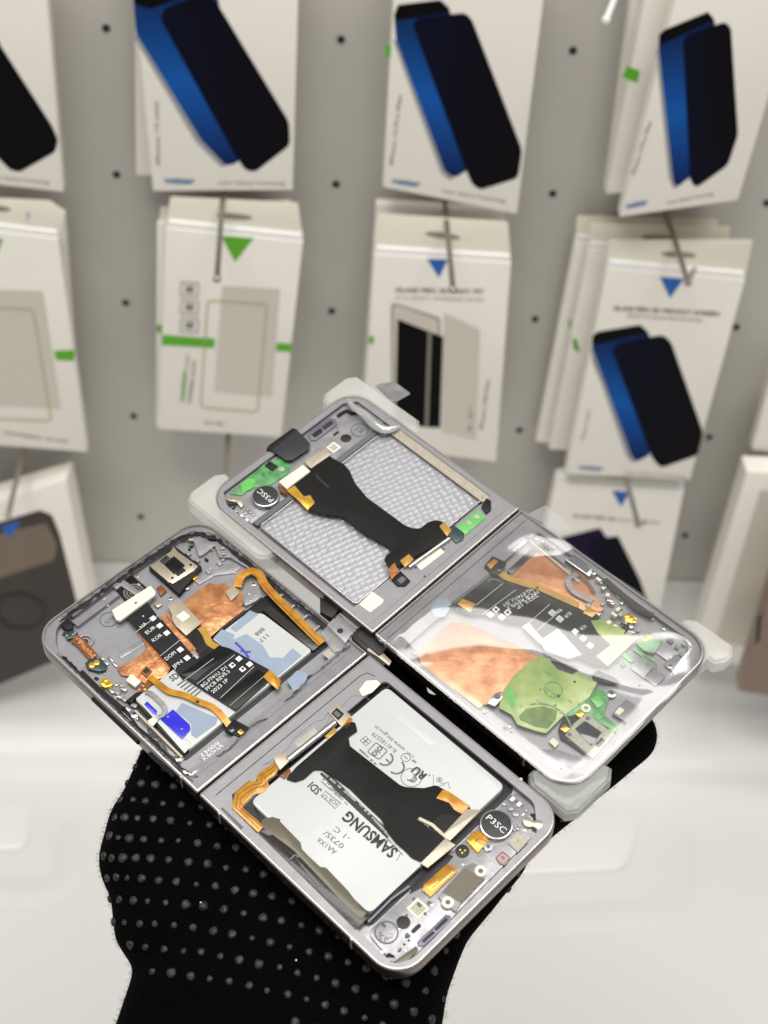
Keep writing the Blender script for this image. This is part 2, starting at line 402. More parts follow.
blobs(A, F1.P(Z('3',(300,340),(400,460),(430,500),(490,530)),-1), 16, 1.8, -.95, M_GLUE, 'glue_bead', seed=8)
blobs(A, F1.P(Z('m',(255,235),(310,270),(370,235)),-1), 8, 1.2, -.9, M_WHITE, 'glue_bead', seed=9)
blobs(A, [(2.6,10),(2.6,60),(6,67),(12,69.2)], 50, 2.0, -.93, M_BLACK, 'adhesive', seed=12, jit=.3)
blobs(A, [(12,69.4),(40,69.8),(74,69.9)], 46, 1.7, -.93, M_BLACK, 'adhesive', seed=13, jit=.3)
blobs(A, [(14,2.4),(46,2.2),(76,2.6)], 46, 1.4, -.93, M_BLACK, 'adhesive', seed=14, jit=.3)
rn_c = random.Random(31)
for i_ in range(46):
    e_ = rn_c.random()
    x_, y_ = (rn_c.uniform(4,9), rn_c.uniform(8,64)) if e_ < .3 else (rn_c.uniform(18,38), rn_c.uniform(4,8.5)) if e_ < .6 else (rn_c.uniform(4,22), rn_c.uniform(60,68)) if e_ < .8 else (rn_c.uniform(24,40), rn_c.uniform(62,68))
    A.box('component', (x_, y_), rn_c.uniform(.5,1.8), rn_c.uniform(.4,1.3), -2.2+rn_c.uniform(-.3,.6), -2.8, rn_c.choice([M_STEEL,M_SILV,M_INKG,M_LABEL,M_NICK,M_BLACK]), local=True, rot=rn_c.choice([0,0,.3]))
for i_ in range(34):
    A.box('component', (rn_c.uniform(149,161), rn_c.uniform(6,67)), rn_c.uniform(.4,1.5), rn_c.uniform(.4,1.3), -1.25+rn_c.uniform(-.05,.3), -1.5, rn_c.choice([M_STEEL,M_SILV,M_INKG,M_LABEL,M_WHITE]), local=True)
# ribs along the top-left wall
for (a, b, w_, z_) in (((175,440),(335,320),2.0,-1.3),((160,405),(320,285),.9,-.9)):
    A.band('rib', Z('1', a, b), w_, z_, M_LEDGE, th=1.4, smooth=False)
A.poly('earpiece_recess', Z('1',(318,290),(385,245),(440,290),(480,330),(400,385),(352,335)), -2.2, -2.8, M_BLACK)
for r_ in (3.4, 2.5, 1.5):
    q = F1.px(*Z('1',(398,315))[0], -2); bm = bmesh.new(); slab(bm, circ(q, r_), -2.3, -1.9+.1*(3.4-r_), [circ(q, r_-.45)]); link('earpiece_ring', bm, M_STEEL, T1)
A.poly('recess_wall', Z('1',(318,290),(352,262),(470,345),(455,360),(350,290),(330,305)), -1.2, -2.8, M_LEDGE)
A.poly('raised_plate', Z('1',(345,545),(440,490),(450,500),(440,515),(350,570),(335,560)), -2.55, -2.9, M_SILV, r=.6)
# engraved circle
q = F1.px(*Z('1',(303,420))[0], -2.7); bm = bmesh.new(); slab(bm, circ(q, 3.1), -2.8, -2.68, [circ(q, 2.75)]); 
text_at(bm, 'SUS', (q[0]-.2, q[1]+1.9), (q[0]-.2, q[1]-1.9), -2.7, 1.6)
link('engraved_mark', bm, M_INKG, T1)
for c_ in Z('1',(255,580),(275,565),(290,583),(310,570),(325,590)): A.box('contact_clip', c_, 2.6, .8, -1.9, -2.8, M_STEEL, rot=.0)
# camera module
cam = A.poly('camera_module', Z('1',(455,218),(555,138),(660,218),(572,322)), -.5, -2.8, M_BLACK, r=.8)
cb = A.poly('bracket', Z('1',(460,215),(540,158),(552,140),(565,158),(645,215),(630,232),(548,283),(530,275)), -.1, -.6, M_NICK, r=.5, parent=cam)
A.poly('lens_housing', Z('1',(513,207),(553,176),(596,213),(553,246)), .12, -.5, M_FLEXG, r=.4, parent=cam)
A.poly('slot', Z('1',(497,195),(523,173),(538,184),(510,207)), .05, -.4, M_HOLE, r=.5, parent=cam)
A.poly('slot', Z('1',(557,243),(588,221),(600,232),(568,254)), .05, -.4, M_HOLE, r=.5, parent=cam)
for c_ in Z('1',(567,301),(629,256)): A.box('gold_contact', c_, 1.9, 1.9, -1.2, -2.6, M_GOLD, parent=cam)
for c_ in Z('j',(95,597),(235,497)): A.disc('rivet', c_, .5, .0, -.3, M_HOLE, parent=cam)
A.poly('amber_connector', Z('1',(485,298),(505,288),(525,310),(500,330)), -1.9, -2.7, M_AMBD, r=.3)
A.box('small_clip', Z('1',(490,360))[0], 2.4, 2, -1.6, -2.8, M_NICK); A.screw(Z('1',(540,338))[0], .9, -2.2)
A.screw(Z('j',(205,668))[0], 1.0, -1.7); 
for c_ in Z('j',(238,300),(480,365),(487,410)): A.box('spring_contact', c_, 1.6, .9, -.6, -2.8, M_NICK, rot=.7)
for c_ in Z('j',(215,405),(285,455),(370,545),(455,480)): A.box('peg_block', c_, 2.0, 1.4, -1.5, -2.8, M_SILV)
A.poly('wall_rib', Z('j',(110,330),(230,245),(390,320),(480,320),(560,420),(720,520),(690,530),(540,440),(460,440),(420,350),(330,420),(300,430),(260,320),(180,300)), -1.5, -2.8, M_LEDGE, r=.5, bev=.2)
A.poly('wall_rib', Z('j',(230,590),(500,470),(580,480),(620,520),(560,560),(420,580),(300,650)), -2.3, -2.9, M_SILV, r=.5)
# left cluster of small boards and contacts
A.poly('rubber_block', Z('k',(190,345),(240,300),(280,320),(280,370),(240,385)), -.6, -2.8, M_BLACK, r=.4)
A.poly('connector_board', Z('k',(210,400),(270,370),(320,400),(300,440),(240,455)), -1.3, -2.8, M_PCBD, r=.4)
for c_ in Z('k',(250,380),(285,415),(300,400),(235,425)): A.box('solder_pad', c_, .8, .5, -1.2, -1.4, M_NICK)
A.band('copper_flex', Z('k',(290,445),(345,485),(395,540),(440,590)), 3.2, -1.7, M_AMBD, th=.2)
A.band('copper_flex', Z('k',(300,440),(350,475),(370,520),(440,590)), 1.1, -1.5, M_COPPER, th=.2)
for c_ in Z('k',(312,450),(335,480),(395,530),(420,545),(430,590),(450,575)): A.box('solder_pad', c_, 1.0, .8, -1.3, -1.7, M_COPPER)
q = F1.px(*Z('k',(375,465))[0], -2); bm = bmesh.new(); slab(bm, circ(q, 2.9), -2.8, -1.9, [circ(q, 1.9)], bev=.1); link('screw_boss', bm, M_SILV, T1); A.disc('screw_hole', q, 1.0, -2.5, -2.9, M_HOLE, local=True)
A.poly('teal_board', Z('k',(375,640),(420,600),(500,605),(545,650),(530,690),(480,700),(400,680)), -1.3, -2.8, M_PCBD, r=.6)
for c_ in Z('k',(428,652),(465,632)): A.disc('gold_pad', c_, 1.0, -1.1, -1.4, M_GOLD)
A.poly('gold_spring_pads', Z('f',(0,320),(35,285),(70,310),(100,330),(80,360),(40,365),(5,350)), -1.0, -2.6, M_GOLD, r=.9, bev=.2)
for c_ in Z('f',(20,330),(45,305),(60,345),(80,335)): A.disc('gold_pad', c_, .7, -.7, -1.2, M_GOLD)
A.band('side_gasket', Z('3',(40,120),(110,190),(200,265)), 1.8, -.8, M_BLACK, th=1.2, smooth=False)
for i_, c_ in enumerate(Z('f',(90,385),(130,400),(165,345),(180,370),(185,450),(150,430),(210,520),(260,500))): A.box('clip', c_, 2.2-.3*(i_ % 3), 1.2, -1.4+.2*(i_ % 2), -2.8, [M_STEEL, M_SILV, M_NICK][i_ % 3], rot=.3*(i_ % 2))
A.screw(Z('f',(262,565))[0], 1.5, -1.0); A.screw(Z('m',(213,135))[0], 1.3, -1.0)
A.poly('screw_plate', Z('f',(195,550),(250,530),(300,570),(290,610),(240,600)), -1.7, -2.8, M_STEEL, r=.6)
A.poly('screw_plate', Z('m',(160,120),(200,90),(260,140),(235,170),(180,160)), -1.7, -2.8, M_STEEL, r=.6)
A.band('side_spring', Z('3',(230,300),(300,360),(400,450)), 1.6, -1.2, M_SILV, th=1.0, smooth=False)
A.band('side_spring', Z('3',(205,255),(260,335),(340,400),(400,470)), .8, -.9, M_BLACK, th=1.0, smooth=False)
A.band('clamp_bar', Z('3',(250,270),(330,350),(430,450)), .7, -.5, M_CREAMB, th=1.0, smooth=False)
# battery bay
A.poly('battery_bay', [(40.6,6.0),(40.6,66),(70,66.5),(70.2,5.4)], -2.72, -2.9, M_HOLE, local=True, r=1)
bat = A.poly('battery', [(42.6,8.4),(42.4,55),(46,59.2),(68.3,60.4),(68.6,8.2)], -1.2, -2.75, M_POUCH, local=True, r=1.2, bev=.5)
A.poly('side_film', [(44.5,60.2),(45.5,63.2),(68.5,63.4),(68.5,60.6)], -1.5, -2.7, M_TAPED, local=True, r=.4)
A.poly('patch', Z('2',(192,455),(268,385),(302,400),(215,470)), -1.17, -1.25, M_SLATE, r=.3, bev=0, parent=bat)
A.poly('patch', Z('2',(130,490),(160,458),(210,478),(205,497),(255,475),(290,500),(318,520),(345,565),(395,568),(432,530),(468,560),(375,640),(310,595),(270,600),(180,540)), -1.17, -1.25, M_SLATE, r=.4, bev=0, parent=bat)
A.poly('patch', Z('3',(405,275),(430,240),(568,300),(560,325),(485,378),(465,365),(465,325),(440,300)), -1.17, -1.25, M_SLATE, r=.4, bev=0, parent=bat)
A.poly('end_cap', Z('3',(255,225),(280,205),(330,240),(360,300),(470,400),(440,435)), -1.13, -1.3, M_POUCH, r=.8, bev=.05, parent=bat)
A.text('printing', [('888', *Z('2',(315,450),(285,475)), 1.6), ('117', *Z('2',(330,475),(300,500)), 1.6)], -1.16, M_INK, parent=bat)
A.text('printing', [('SDI', *Z('f',(555,320),(625,275)), 2.3, .02)], -1.16, M_INK, parent=bat)
bm = bmesh.new()
for i_ in range(6):
    a_, b_ = F1.P(Z('f',(592+26*i_,350+17*i_),(655+24*i_,305+17*i_)), -1.16); slab(bm, strip_poly([a_, b_], .55), -1.17, -1.15)
link('fine_print', bm, M_INKG, bat)
A.band('ink_stroke', Z('2',(212,508),(240,535),(265,568)), [.25,.9,.9]*1 and .8, -1.14, M_INKB, th=.03, smooth=False, parent=bat)
A.band('ink_stroke', Z('2',(232,540),(250,545),(272,545)), .7, -1.13, M_INKB, th=.03, smooth=False, parent=bat)
A.poly('blue_tape', Z('f',(338,492),(362,470),(440,545),(430,575),(400,560)), -.95, -1.2, M_BLUE, r=.3, parent=bat)
A.poly('blue_tape', Z('f',(465,612),(560,530),(690,650),(695,690),(630,765)), -.95, -1.2, M_BLUE, r=.7, parent=bat)
for c_ in Z('f',(628,683),(520,588)): A.box('bubble', c_, .8, .5, -.9, -1, M_SLATE, rot=.5, parent=bat)
A.band('wire_clip', Z('f',(350,400),(400,420),(490,510),(490,570),(440,600),(405,640)), 1.6, [-.8,-.5,-.4,-.4,-.5,-.9], M_SILV, th=.4)
A.poly('battery_tab', Z('f',(365,620),(410,590),(440,620),(400,665)), -.6, -1.2, M_CREAM, r=.3)
A.poly('black_tab', Z('f',(208,460),(280,400),(310,415),(260,450),(250,490)), -.8, -2.6, M_BLACK, r=.5)
A.band('bay_wall', Z('3',(262,232),(300,275),(445,432)), 2.0, -1.7, M_TAPED, th=.9, smooth=False)
# copper
A.poly('copper_foil', Z('1',(520,398),(560,380),(600,350),(655,300),(690,282),(725,285),(745,300),(768,295),(790,290),(815,320),(828,352),(740,430),(700,470),(655,420),(600,420),(655,545),(625,552)), -1.9, -2.3, M_COPPER, r=.8)
A.poly('copper_foil', Z('1',(333,608),(420,560),(450,530),(420,470),(450,470),(540,605),(520,640),(440,665),(395,640),(350,633)), -1.9, -2.3, M_COPPER, r=.7)
A.poly('copper_foil', Z('2',(20,348),(75,305),(112,278),(138,290),(172,278),(192,300),(182,325),(215,360),(252,378),(165,445),(115,490),(60,440)), -1.83, -2.3, M_COPPER, r=.6)
A.band('copper_strip', Z('1',(505,405),(640,560)), 1.6, -.55, M_COPPER, th=.1, smooth=False)
A.poly('silver_end', Z('1',(618,545),(632,538),(650,565),(640,572)), -.5, -.7, M_SILV, r=.4)
# flex cable bands
fl = A.poly('flex_board', Z('1',(370,412),(450,352),(500,420),(530,425),(600,500),(625,565),(640,560),(700,520),(706,532),(640,600),(590,655),(540,595)), -.7, -.95, M_FLEXM, r=.6)
A.poly('flex_board', Z('1',(598,480),(640,450),(735,520),(650,580),(625,545),(640,530)), -.75, -.95, M_FLEXM, r=.3)
fw = A.poly('wide_flex', Z('2',(-2,632),(70,580),(150,520),(190,530),(342,612),(345,650),(330,665),(215,772),(165,740),(85,690)), -.45, -.75, M_FLEXM, r=.8)
A.poly('gloss_band', Z('2',(2,632),(75,578),(152,520),(188,533),(205,546),(120,602),(60,655)), -.41, -.5, M_FLEXG, r=.2, parent=fw)
A.poly('gloss_band', Z('2',(215,768),(330,668),(343,650),(342,640),(300,610),(155,720),(165,740)), -.41, -.5, M_FLEXG, r=.2, parent=fw)
A.band('gloss_line', Z('2',(190,752),(320,640)), .16, -.37, M_LABEL, th=.02, smooth=False, parent=fw)
for a_, b_ in (((65,668),(210,556)),((155,722),(285,600))): A.band('white_line', Z('2', a_, b_), .13, -.38, M_WHITE, th=.02, smooth=False, parent=fw)
for a_, b_ in (((405,470),(490,405)),((500,560),(575,500)),((590,655),(705,570))): A.band('white_line', Z('1', a_, b_), .13, -.36, M_WHITE, th=.02, smooth=False, parent=fw)
for c_ in Z('1',(472,416),(498,444),(525,472),(577,536),(603,568)): A.box('white_square', c_, 1.75, 1.75, -.66, -.72, M_WHITE, r=.05, bev=0, parent=fl)
for c_ in Z('2',(226,571),(267,592),(200,596),(240,611)): A.box('white_square', c_, 1.7, 1.7, -.38, -.45, M_WHITE, r=.05, bev=0, parent=fw)
for c_ in Z('2',(202,594),(241,609)): A.disc('dark_dot', c_, .45, -.36, -.38, M_HOLE, parent=fw, bev=0)
A.text('printing', [('NA', *Z('1',(430,455),(450,437)), 1.3), ('EUR', *Z('1',(450,478),(485,452)), 1.4), ('KOR', *Z('1',(475,507),(510,482)), 1.4), ('DOM', *Z('1',(525,578),(562,550)), 1.4), ('JPN', *Z('1',(553,610),(588,584)), 1.4)], -.65, M_WHITE, parent=fl)
A.text('printing', [('BG-F741U_D1', *Z('2',(88,682),(182,607)), 1.35), ('FPCB REV0.3', *Z('2',(106,694),(193,622)), 1.35), ('2023 1P', *Z('2',(128,705),(188,655)), 1.35)], -.37, M_WHITE, parent=fw)
A.box('white_dot', Z('1',(435,407))[0], .5, .5, -.65, -.72, M_WHITE, parent=fl)
A.poly('foam_strip', Z('1',(314,385),(462,290),(482,312),(480,325),(345,425),(330,420)), .25, -.8, M_CREAM, r=.8, bev=.15)
A.disc('foam_hole', Z('1',(406,356))[0], .5, .3, .1, M_INKG)
br = A.poly('shield_bracket', Z('1',(528,368),(568,340),(600,372),(658,432),(600,482),(560,445),(545,420),(545,400)), -.3, -.8, M_CREAMB, r=.6)
A.box('label_square', Z('1',(588,408))[0], 3.2, 3.2, -.24, -.3, M_CREAM, r=.1, bev=0, parent=br)
A.band('amber_flex', Z('1',(655,450),(675,478),(690,510),(722,528)), 2.3, -.6, M_AMBER2, th=.15)
A.poly('amber_tab', Z('2',(318,640),(345,612),(388,655),(375,690),(335,655)), -.3, -.8, M_AMBER, r=.4)
A.band('amber_flex', Z('2',(220,295),(232,262),(270,240),(305,255),(325,290),(365,335),(420,390),(480,450),(545,512)), 2.9, [-1.2,-.9,-.3,-.3,-.5,-.7,-.8,-.9,-1.2], M_AMBER, th=.15)
A.band('amber_flex_trace', Z('2',(325,295),(365,340),(420,395),(480,455),(535,508)), .3, [-.46,-.66,-.76,-.86,-1.1], M_AMBD, th=.05)
A.band('amber_flex_trace', Z('2',(238,285),(250,262),(280,250),(305,268)), .25, [-.9,-.6,-.2,-.2], M_AMBD, th=.05)
A.poly('flex_end', Z('2',(175,315),(205,288),(228,318),(195,348)), -1.2, -1.9, M_CREAMB, r=.3)
A.band('amber_flex', Z('3',(305,140),(340,170),(380,200),(440,215),(490,238),(550,262),(590,300),(612,328)), 2.1, [-.6,-.2,0,0,0,-.1,-.4,-.8], M_AMBER, th=.12)
A.disc('dark_dot', Z('3',(490,237))[0], .55, .08, -.05, M_HOLE)
A.poly('sensor', Z('3',(592,345),(628,303),(688,335),(650,372)), -.4, -1.6, M_BLACK, r=.5)
A.box('sensor_lens', Z('3',(622,343))[0], 1.6, 1.6, -.25, -.5, M_LENS); A.box('gold_contact', Z('3',(655,352))[0], 1.6, 1.4, -.3, -.5, M_GOLD)
A.disc('sensor_lens', Z('3',(625,346))[0], .4, -.2, -.4, M_SLATE)
A.poly('white_pad', Z('f',(200,310),(240,258),(315,318),(270,360)), -.9, -1.9, M_CREAM, r=.5)
A.poly('amber_chip', Z('f',(310,245),(355,200),(400,235),(355,285)), -1.3, -1.9, M_AMBD, r=.3)
A.poly('amber_chip', Z('f',(330,238),(358,212),(382,232),(352,258)), -1.15, -1.4, M_HOLE, r=.2)
A.band('copper_flex', Z('f',(300,375),(340,370),(400,300)), 2.2, -1.0, M_AMBD, th=.2)
for c_ in Z('f',(300,378),(330,350),(345,378),(390,300),(405,285)): A.box('solder_pad', c_, .9, .7, -.7, -1.0, M_COPPER)
# structure right of battery bay, hinge strip
for i_ in range(6):
    a_ = Z('2',(390+45*i_, 325+42*i_))[0]; A.box('locating_rib', a_, .7, 3.0, -1.3, -2.8, M_SILV)
A.poly('boss', Z('2',(240,345),(262,290),(300,270),(315,330),(290,350),(250,368)), -1.4, -2.8, M_SILV, r=1); A.screw(Z('2',(283,282))[0], 1.0, -1.0)
for c_ in Z('2',(262,318),(290,325),(272,345)): A.box('peg_block', c_, 1.2, .8, -1.0, -1.5, M_STEEL)
A.poly('grey_window', Z('2',(410,655),(450,615),(490,625),(492,655),(455,690),(440,700)), -.92, -1.05, M_SLATE, r=1.2)
A.box('label_square', Z('2',(572,552))[0], 3.0, 3.0, -.92, -1.05, M_LABEL, r=.1, bev=0)
A.text('printing', [('23009', *Z('m',(395,135),(540,30)), 1.3), ('K80HA', *Z('m',(420,160),(570,45)), 1.3)], -.9, M_WHITE)
A.poly('hinge_cover', Z('i',(55,265),(110,215),(250,330),(195,405)), .3, -1.0, M_SILV, r=.3); A.disc('cover_hole', Z('i',(155,314))[0], 1.05, .34, .1, M_HOLE)
A.poly('clear_gel', Z('2',(540,470),(570,440),(640,500),(620,540),(590,545)), .15, -1.0, M_PROTG, r=1)
A.band('hinge_rod', Z('i',(130,200),(265,320)), 1.2, -1.2, M_STEEL, th=1.0, smooth=False)
A.band('hinge_rod', Z('i',(150,180),(285,295)), .8, -1.6, M_SILV, th=1.0, smooth=False)
A.poly('hinge_block', [(77.5,W-.1),(77.5,W+3.6),(88,W+3.6),(88,W-.1)], -2.4, -6.5, M_HOLE, local=True, r=.4)
A.poly('hinge_flex', Z('i',(0,55),(60,80),(140,150),(95,212),(60,200),(0,165)), -1.6, -6, M_HOLE, r=.3)
A.poly('hinge_flex', Z('i',(240,350),(300,288),(400,335),(400,400),(350,462),(290,410)), -1.8, -6, M_HOLE, r=.3)
A.poly('side_tag', Z('i',(350,400),(400,400),(550,545),(530,580),(440,510),(360,460)), -2.2, -2.9, M_CREAMB, r=.5)
# side keys on the lower-left wall
def keys(h, spans, s_=-1):
    for a_, b_ in spans:
        bm = bmesh.new(); tube(bm, [(a_-.7, .45, -3.2), (b_+.7, .45, -3.2)], 1.25, 12); link('key_slot', bm, M_HOLE, h.par, smooth=40)
        bm = bmesh.new(); tube(bm, [(a_, .25 if s_ < 0 else W-.05, -3.2), (b_, .25 if s_ < 0 else W-.05, -3.2)], .95, 12)
        o = link('side_key', bm, M_ALU, h.par, smooth=40)
keys(A, [(33,54),(61,71)])
# --- lower half
bay = A.poly('battery_bay', rrect(92.6, 6.2, 147.6, 69.0, 2.5, 6), -2.1, -2.4, M_HOLE, local=True)
batB = A.poly('battery', [(95.3,9.2),(95.3,66.9),(145.3,66.5),(145.3,9.0)], -.05, -2.15, M_POUCH, local=True, r=2.2, bev=.7)
A.poly('end_panel', Z('a',(300,100),(350,45),(400,20),(700,300),(760,390),(700,430)), .0, -.1, M_POUCH, r=1.5, bev=.02, parent=batB)
A.band('edge_rod', [(F1.px(384,694,0)), (0,0)] and Z('4',(545,140),(690,22)), .5, -.4, M_HOLE, th=.4, smooth=False)
A.poly('dark_film', [(284-12,828),(262,824),(258,833),(300,874),(356,930),(368,918),(352,903),(300,850)], .0, -1.8, M_TAPED, r=.8, bev=.5)
A.poly('taupe_film', Z('c',(-60,300),(20,282),(55,295),(235,480),(245,530),(370,665),(430,672),(600,850),(700,985),(745,1020),(690,1075),(600,985),(400,770),(180,540),(-70,350)), .12, -.2, M_TAPEG, r=.9, bev=.05)
A.band('film_crease', Z('c',(150,620),(190,580),(225,600)), .5, [.2,.5,.2], M_TAPED, th=.3)
A.band('film_crease', Z('4',(280,640),(340,700),(420,790)), .7, [.1,.45,.1], M_TAPED, th=.4)
A.poly('film_sleeve', Z('4',(190,580),(240,525),(270,535),(260,580),(230,600)), .05, -1, M_TAPED, r=.6)
bow = [(286,779),(296,767),(348,722),(355,722),(357.5,731),(348.5,737),(350,746),(366,758.5),(386,774),(400,785),(406,787),(424,788),(436,785),(447,791),(471,808),(459,824),(421,862),(412,858),(404,850),(396,843),(388,833),(381,819),(366,805),(350,789),(332,776),(322,770),(314,770),(304,779),(295,782)]
ctr = [(350,724),(348,737),(386,774),(430,800)]
bf = A.poly('battery_flex', bow, .5, .3, M_FLEX, r=1.2, bev=.06)
A.poly('amber_tab', Z('5',(215,530),(240,498),(262,503),(345,560),(315,592),(285,575),(265,548)), .56, .1, M_AMBER, r=.4)
A.poly('gloss_patch', Z('5',(235,590),(300,600),(270,680),(180,650)), .53, .45, M_FLEXG, r=.5, bev=0, parent=bf)
A.text('printing', [('NM ON', *Z('6',(450,75),(492,105)), 1.0)], .54, M_LABEL, parent=bf)
A.poly('contact_bar', Z('5',(335,572),(388,575),(268,694),(240,672)), .9, .3, M_CREAMB, r=.3, bev=.15)
A.poly('contact_bar', Z('6',(560,150),(598,172),(490,260),(462,242)), .9, .3, M_CREAMB, r=.3, bev=.15)
A.band('contact_link', Z('5',(150,608),(200,632),(262,688)), 1.0, .75, M_CREAMB, th=.3, smooth=False)
# fine print along the flex
bm = bmesh.new()
a0, a1 = F1.P(Z('4',(442,350),(690,585)), .02)
A.band('label_band', Z('4',(432,352),(560,478),(690,598)), 2.2, .06, M_INK, th=.1, smooth=False, parent=batB)
def micro(h, rows, z, mat, parent):
    rn_ = random.Random(3); bm = bmesh.new()
    for a_, b_, hh in rows:
        a_, b_ = Vector(h.fr.px(*a_, z)), Vector(h.fr.px(*b_, z)); d = (b_-a_); Ln = d.length; d.normalize(); t = 0
        while t < Ln:
            w_ = rn_.choice((.25,.35,.5,.6)); 
            if rn_.random() > .12:
                p, q = a_+d*t, a_+d*min(t+w_, Ln); slab(bm, strip_poly([tuple(p), tuple(q)], hh*rn_.uniform(.6,1)), z-.02, z)
            t += w_+.18
    return link('fine_print', bm, mat, parent, smooth=0)
micro(A, [(*Z('4',(735,648),(575,475)), .9), (*Z('4',(560,463),(430,352)), .9)], .09, M_LABEL, batB)
micro(A, [(*Z('4',(740,672),(600,522)), .6), (*Z('4',(538,472),(432,378)), .6), (*Z('4',(528,478),(426,388)), .5)], .02, M_INKG, batB)
micro(A, [(*Z('6',(386,205),(372,232)), .35), (*Z('c',(560,120),(470,42)), .7), (*Z('c',(552,132),(462,55)), .5), (*Z('a',(292,585),(150,455)), .7)], .02, M_INKG, batB)
A.text('brand_printing', [('SAMSUNG', *Z('4',(724,655),(534,502)), 3.6, .03)], .02, M_INK, parent=batB)
A.text('maker_printing', [('SDI', *Z('c',(402,78),(328,12)), 2.5, .02)], .02, M_INK, parent=batB)
A.text('grey_printing', [('FOR', *Z('c',(530,175),(465,130)), 1.4), ('U', *Z('c',(447,128),(418,105)), 1.4)], .02, M_INKG, parent=batB)
def outline(h, name, pts, w, z, mat, parent, r=0, local=False):
    p = pts if local else h.fr.P(pts, z)
    if r: p = roundpoly(p, r)
    n = len(p); c = Vector((sum(x for x, y in p)/n, sum(y for x, y in p)/n)); inner = []
    sg = 1 if area2(p) > 0 else -1
    for i in range(n):
        d = (Vector(p[(i+1) % n]) - Vector(p[i-1])).normalized(); inner.append(tuple(Vector(p[i]) + Vector((-d.y, d.x))*w*sg))
    bm = bmesh.new(); slab(bm, p, z-.04, z, [inner]); return link(name, bm, mat, parent)
outline(A, 'box_mark', Z('c',(388,118),(425,82),(547,178),(500,222)), .22, .03, M_INKG, batB)
A.text('date_code', [('AA1X6', *Z('c',(520,545),(382,440)), 1.7), ('073S/', *Z('c',(575,500),(432,385)), 1.7), ('-1 C', *Z('c',(622,440),(510,355)), 1.7)], .02, M_INKG, parent=batB)
A.text('printing', [('www.bis.gov.in', *Z('a',(505,452),(278,268)), 1.35), ('R-41182579', *Z('a',(440,460),(262,320)), 1.5)], .02, M_INKG, parent=batB)
# certification marks (upside down in the picture)
def arc(h, c, r, a0, a1, w, z, mat, parent, name='mark_arc'):
    pts = [(c[0]+r*math.cos(math.radians(a0+(a1-a0)*k/14)), c[1]+r*math.sin(math.radians(a0+(a1-a0)*k/14))) for k in range(15)]
    bm = bmesh.new(); slab(bm, strip_poly(pts, w), z-.03, z); return link(name, bm, mat, parent)
cC, cE = F1.px(*Z('a',(432,590))[0], 0), F1.px(*Z('a',(345,525))[0], 0)
arc(A, cC, 2.35, -90, 90, .55, .03, M_INKG, batB); arc(A, cE, 2.35, -90, 90, .55, .03, M_INKG, batB)
bm = bmesh.new(); slab(bm, [(cE[0]+.4, cE[1]-.25), (cE[0]+2.3, cE[1]-.25), (cE[0]+2.3, cE[1]+.25), (cE[0]+.4, cE[1]+.25)], -.01, .04); link('mark_bar', bm, M_INKG, batB)
outline(A, 'box_mark', Z('a',(205,475),(275,398),(370,465),(300,538)), .3, .03, M_INKG, batB, r=.7)
for c_ in Z('a',(265,488),(305,450)):
    q = F1.px(*c_, 0); bm = bmesh.new(); slab(bm, circ(q, .85, 20), -.01, .03, [circ(q, .45, 20)]); link('mark_ring', bm, M_INKG, batB)
A.band('mark_bar', Z('a',(265,455),(310,485)), .35, .035, M_INKG, th=.03, smooth=False, parent=batB)
for c_ in Z('a',(195,372),(220,395),(175,388),(198,412)): outline(A, 'box_mark', [(F1.px(*c_,0)[0]+x, F1.px(*c_,0)[1]+y) for x, y in ((-.65,-.65),(.65,-.65),(.65,.65),(-.65,.65))], .22, .03, M_INKG, batB, local=True)
q = F1.px(*Z('a',(548,672))[0], 0); bm = bmesh.new(); slab(bm, circ(q, 3.2, 36), -.01, .03, [circ(q, 3.0, 36)]); link('mark_ring', bm, M_INKG, batB)
for k in range(3): arc(A, (q[0]-.9+.75*k, q[1]), 1.5-.2*k, -75, 75, .3, .03, M_INKG, batB)
q = F1.px(*Z('a',(505,518))[0], 0); bm = bmesh.new(); slab(bm, circ(q, 1.5, 30), -.01, .03, [circ(q, 1.3, 30)]); slab(bm, [(q[0]-.7,q[1]-.12),(q[0]+.7,q[1]-.12),(q[0]+.7,q[1]+.12),(q[0]-.7,q[1]+.12)], -.01, .03); link('mark_ring', bm, M_INKG, batB)
A.text('approval_mark', [('RU', *Z('a',(670,650),(585,582)), 2.6, .04)], .02, M_INK, parent=batB)
A.text('fine_print', [('c', *Z('a',(700,655),(685,642)), .9), ('us', *Z('a',(590,552),(560,532)), 1.1, .03), ('Cell', *Z('a',(573,512),(520,470)), .6)], .02, M_INKG, parent=batB)
q = F1.px(*Z('5',(228,460))[0], 0); bm = bmesh.new(); slab(bm, circ(q, .9, 20), -.01, .03, [circ(q, .7, 20)]); slab(bm, circ(q, .35, 12), -.01, .03)
for a_, b_ in (((205,440),(205,490)),((232,476),(262,470)),((262,470),(268,495)),((205,490),(250,478))):
    slab(bm, strip_poly(F1.P(Z('5',a_,b_), 0), .14), -.01, .032)
link('bin_mark', bm, M_INKG, batB)
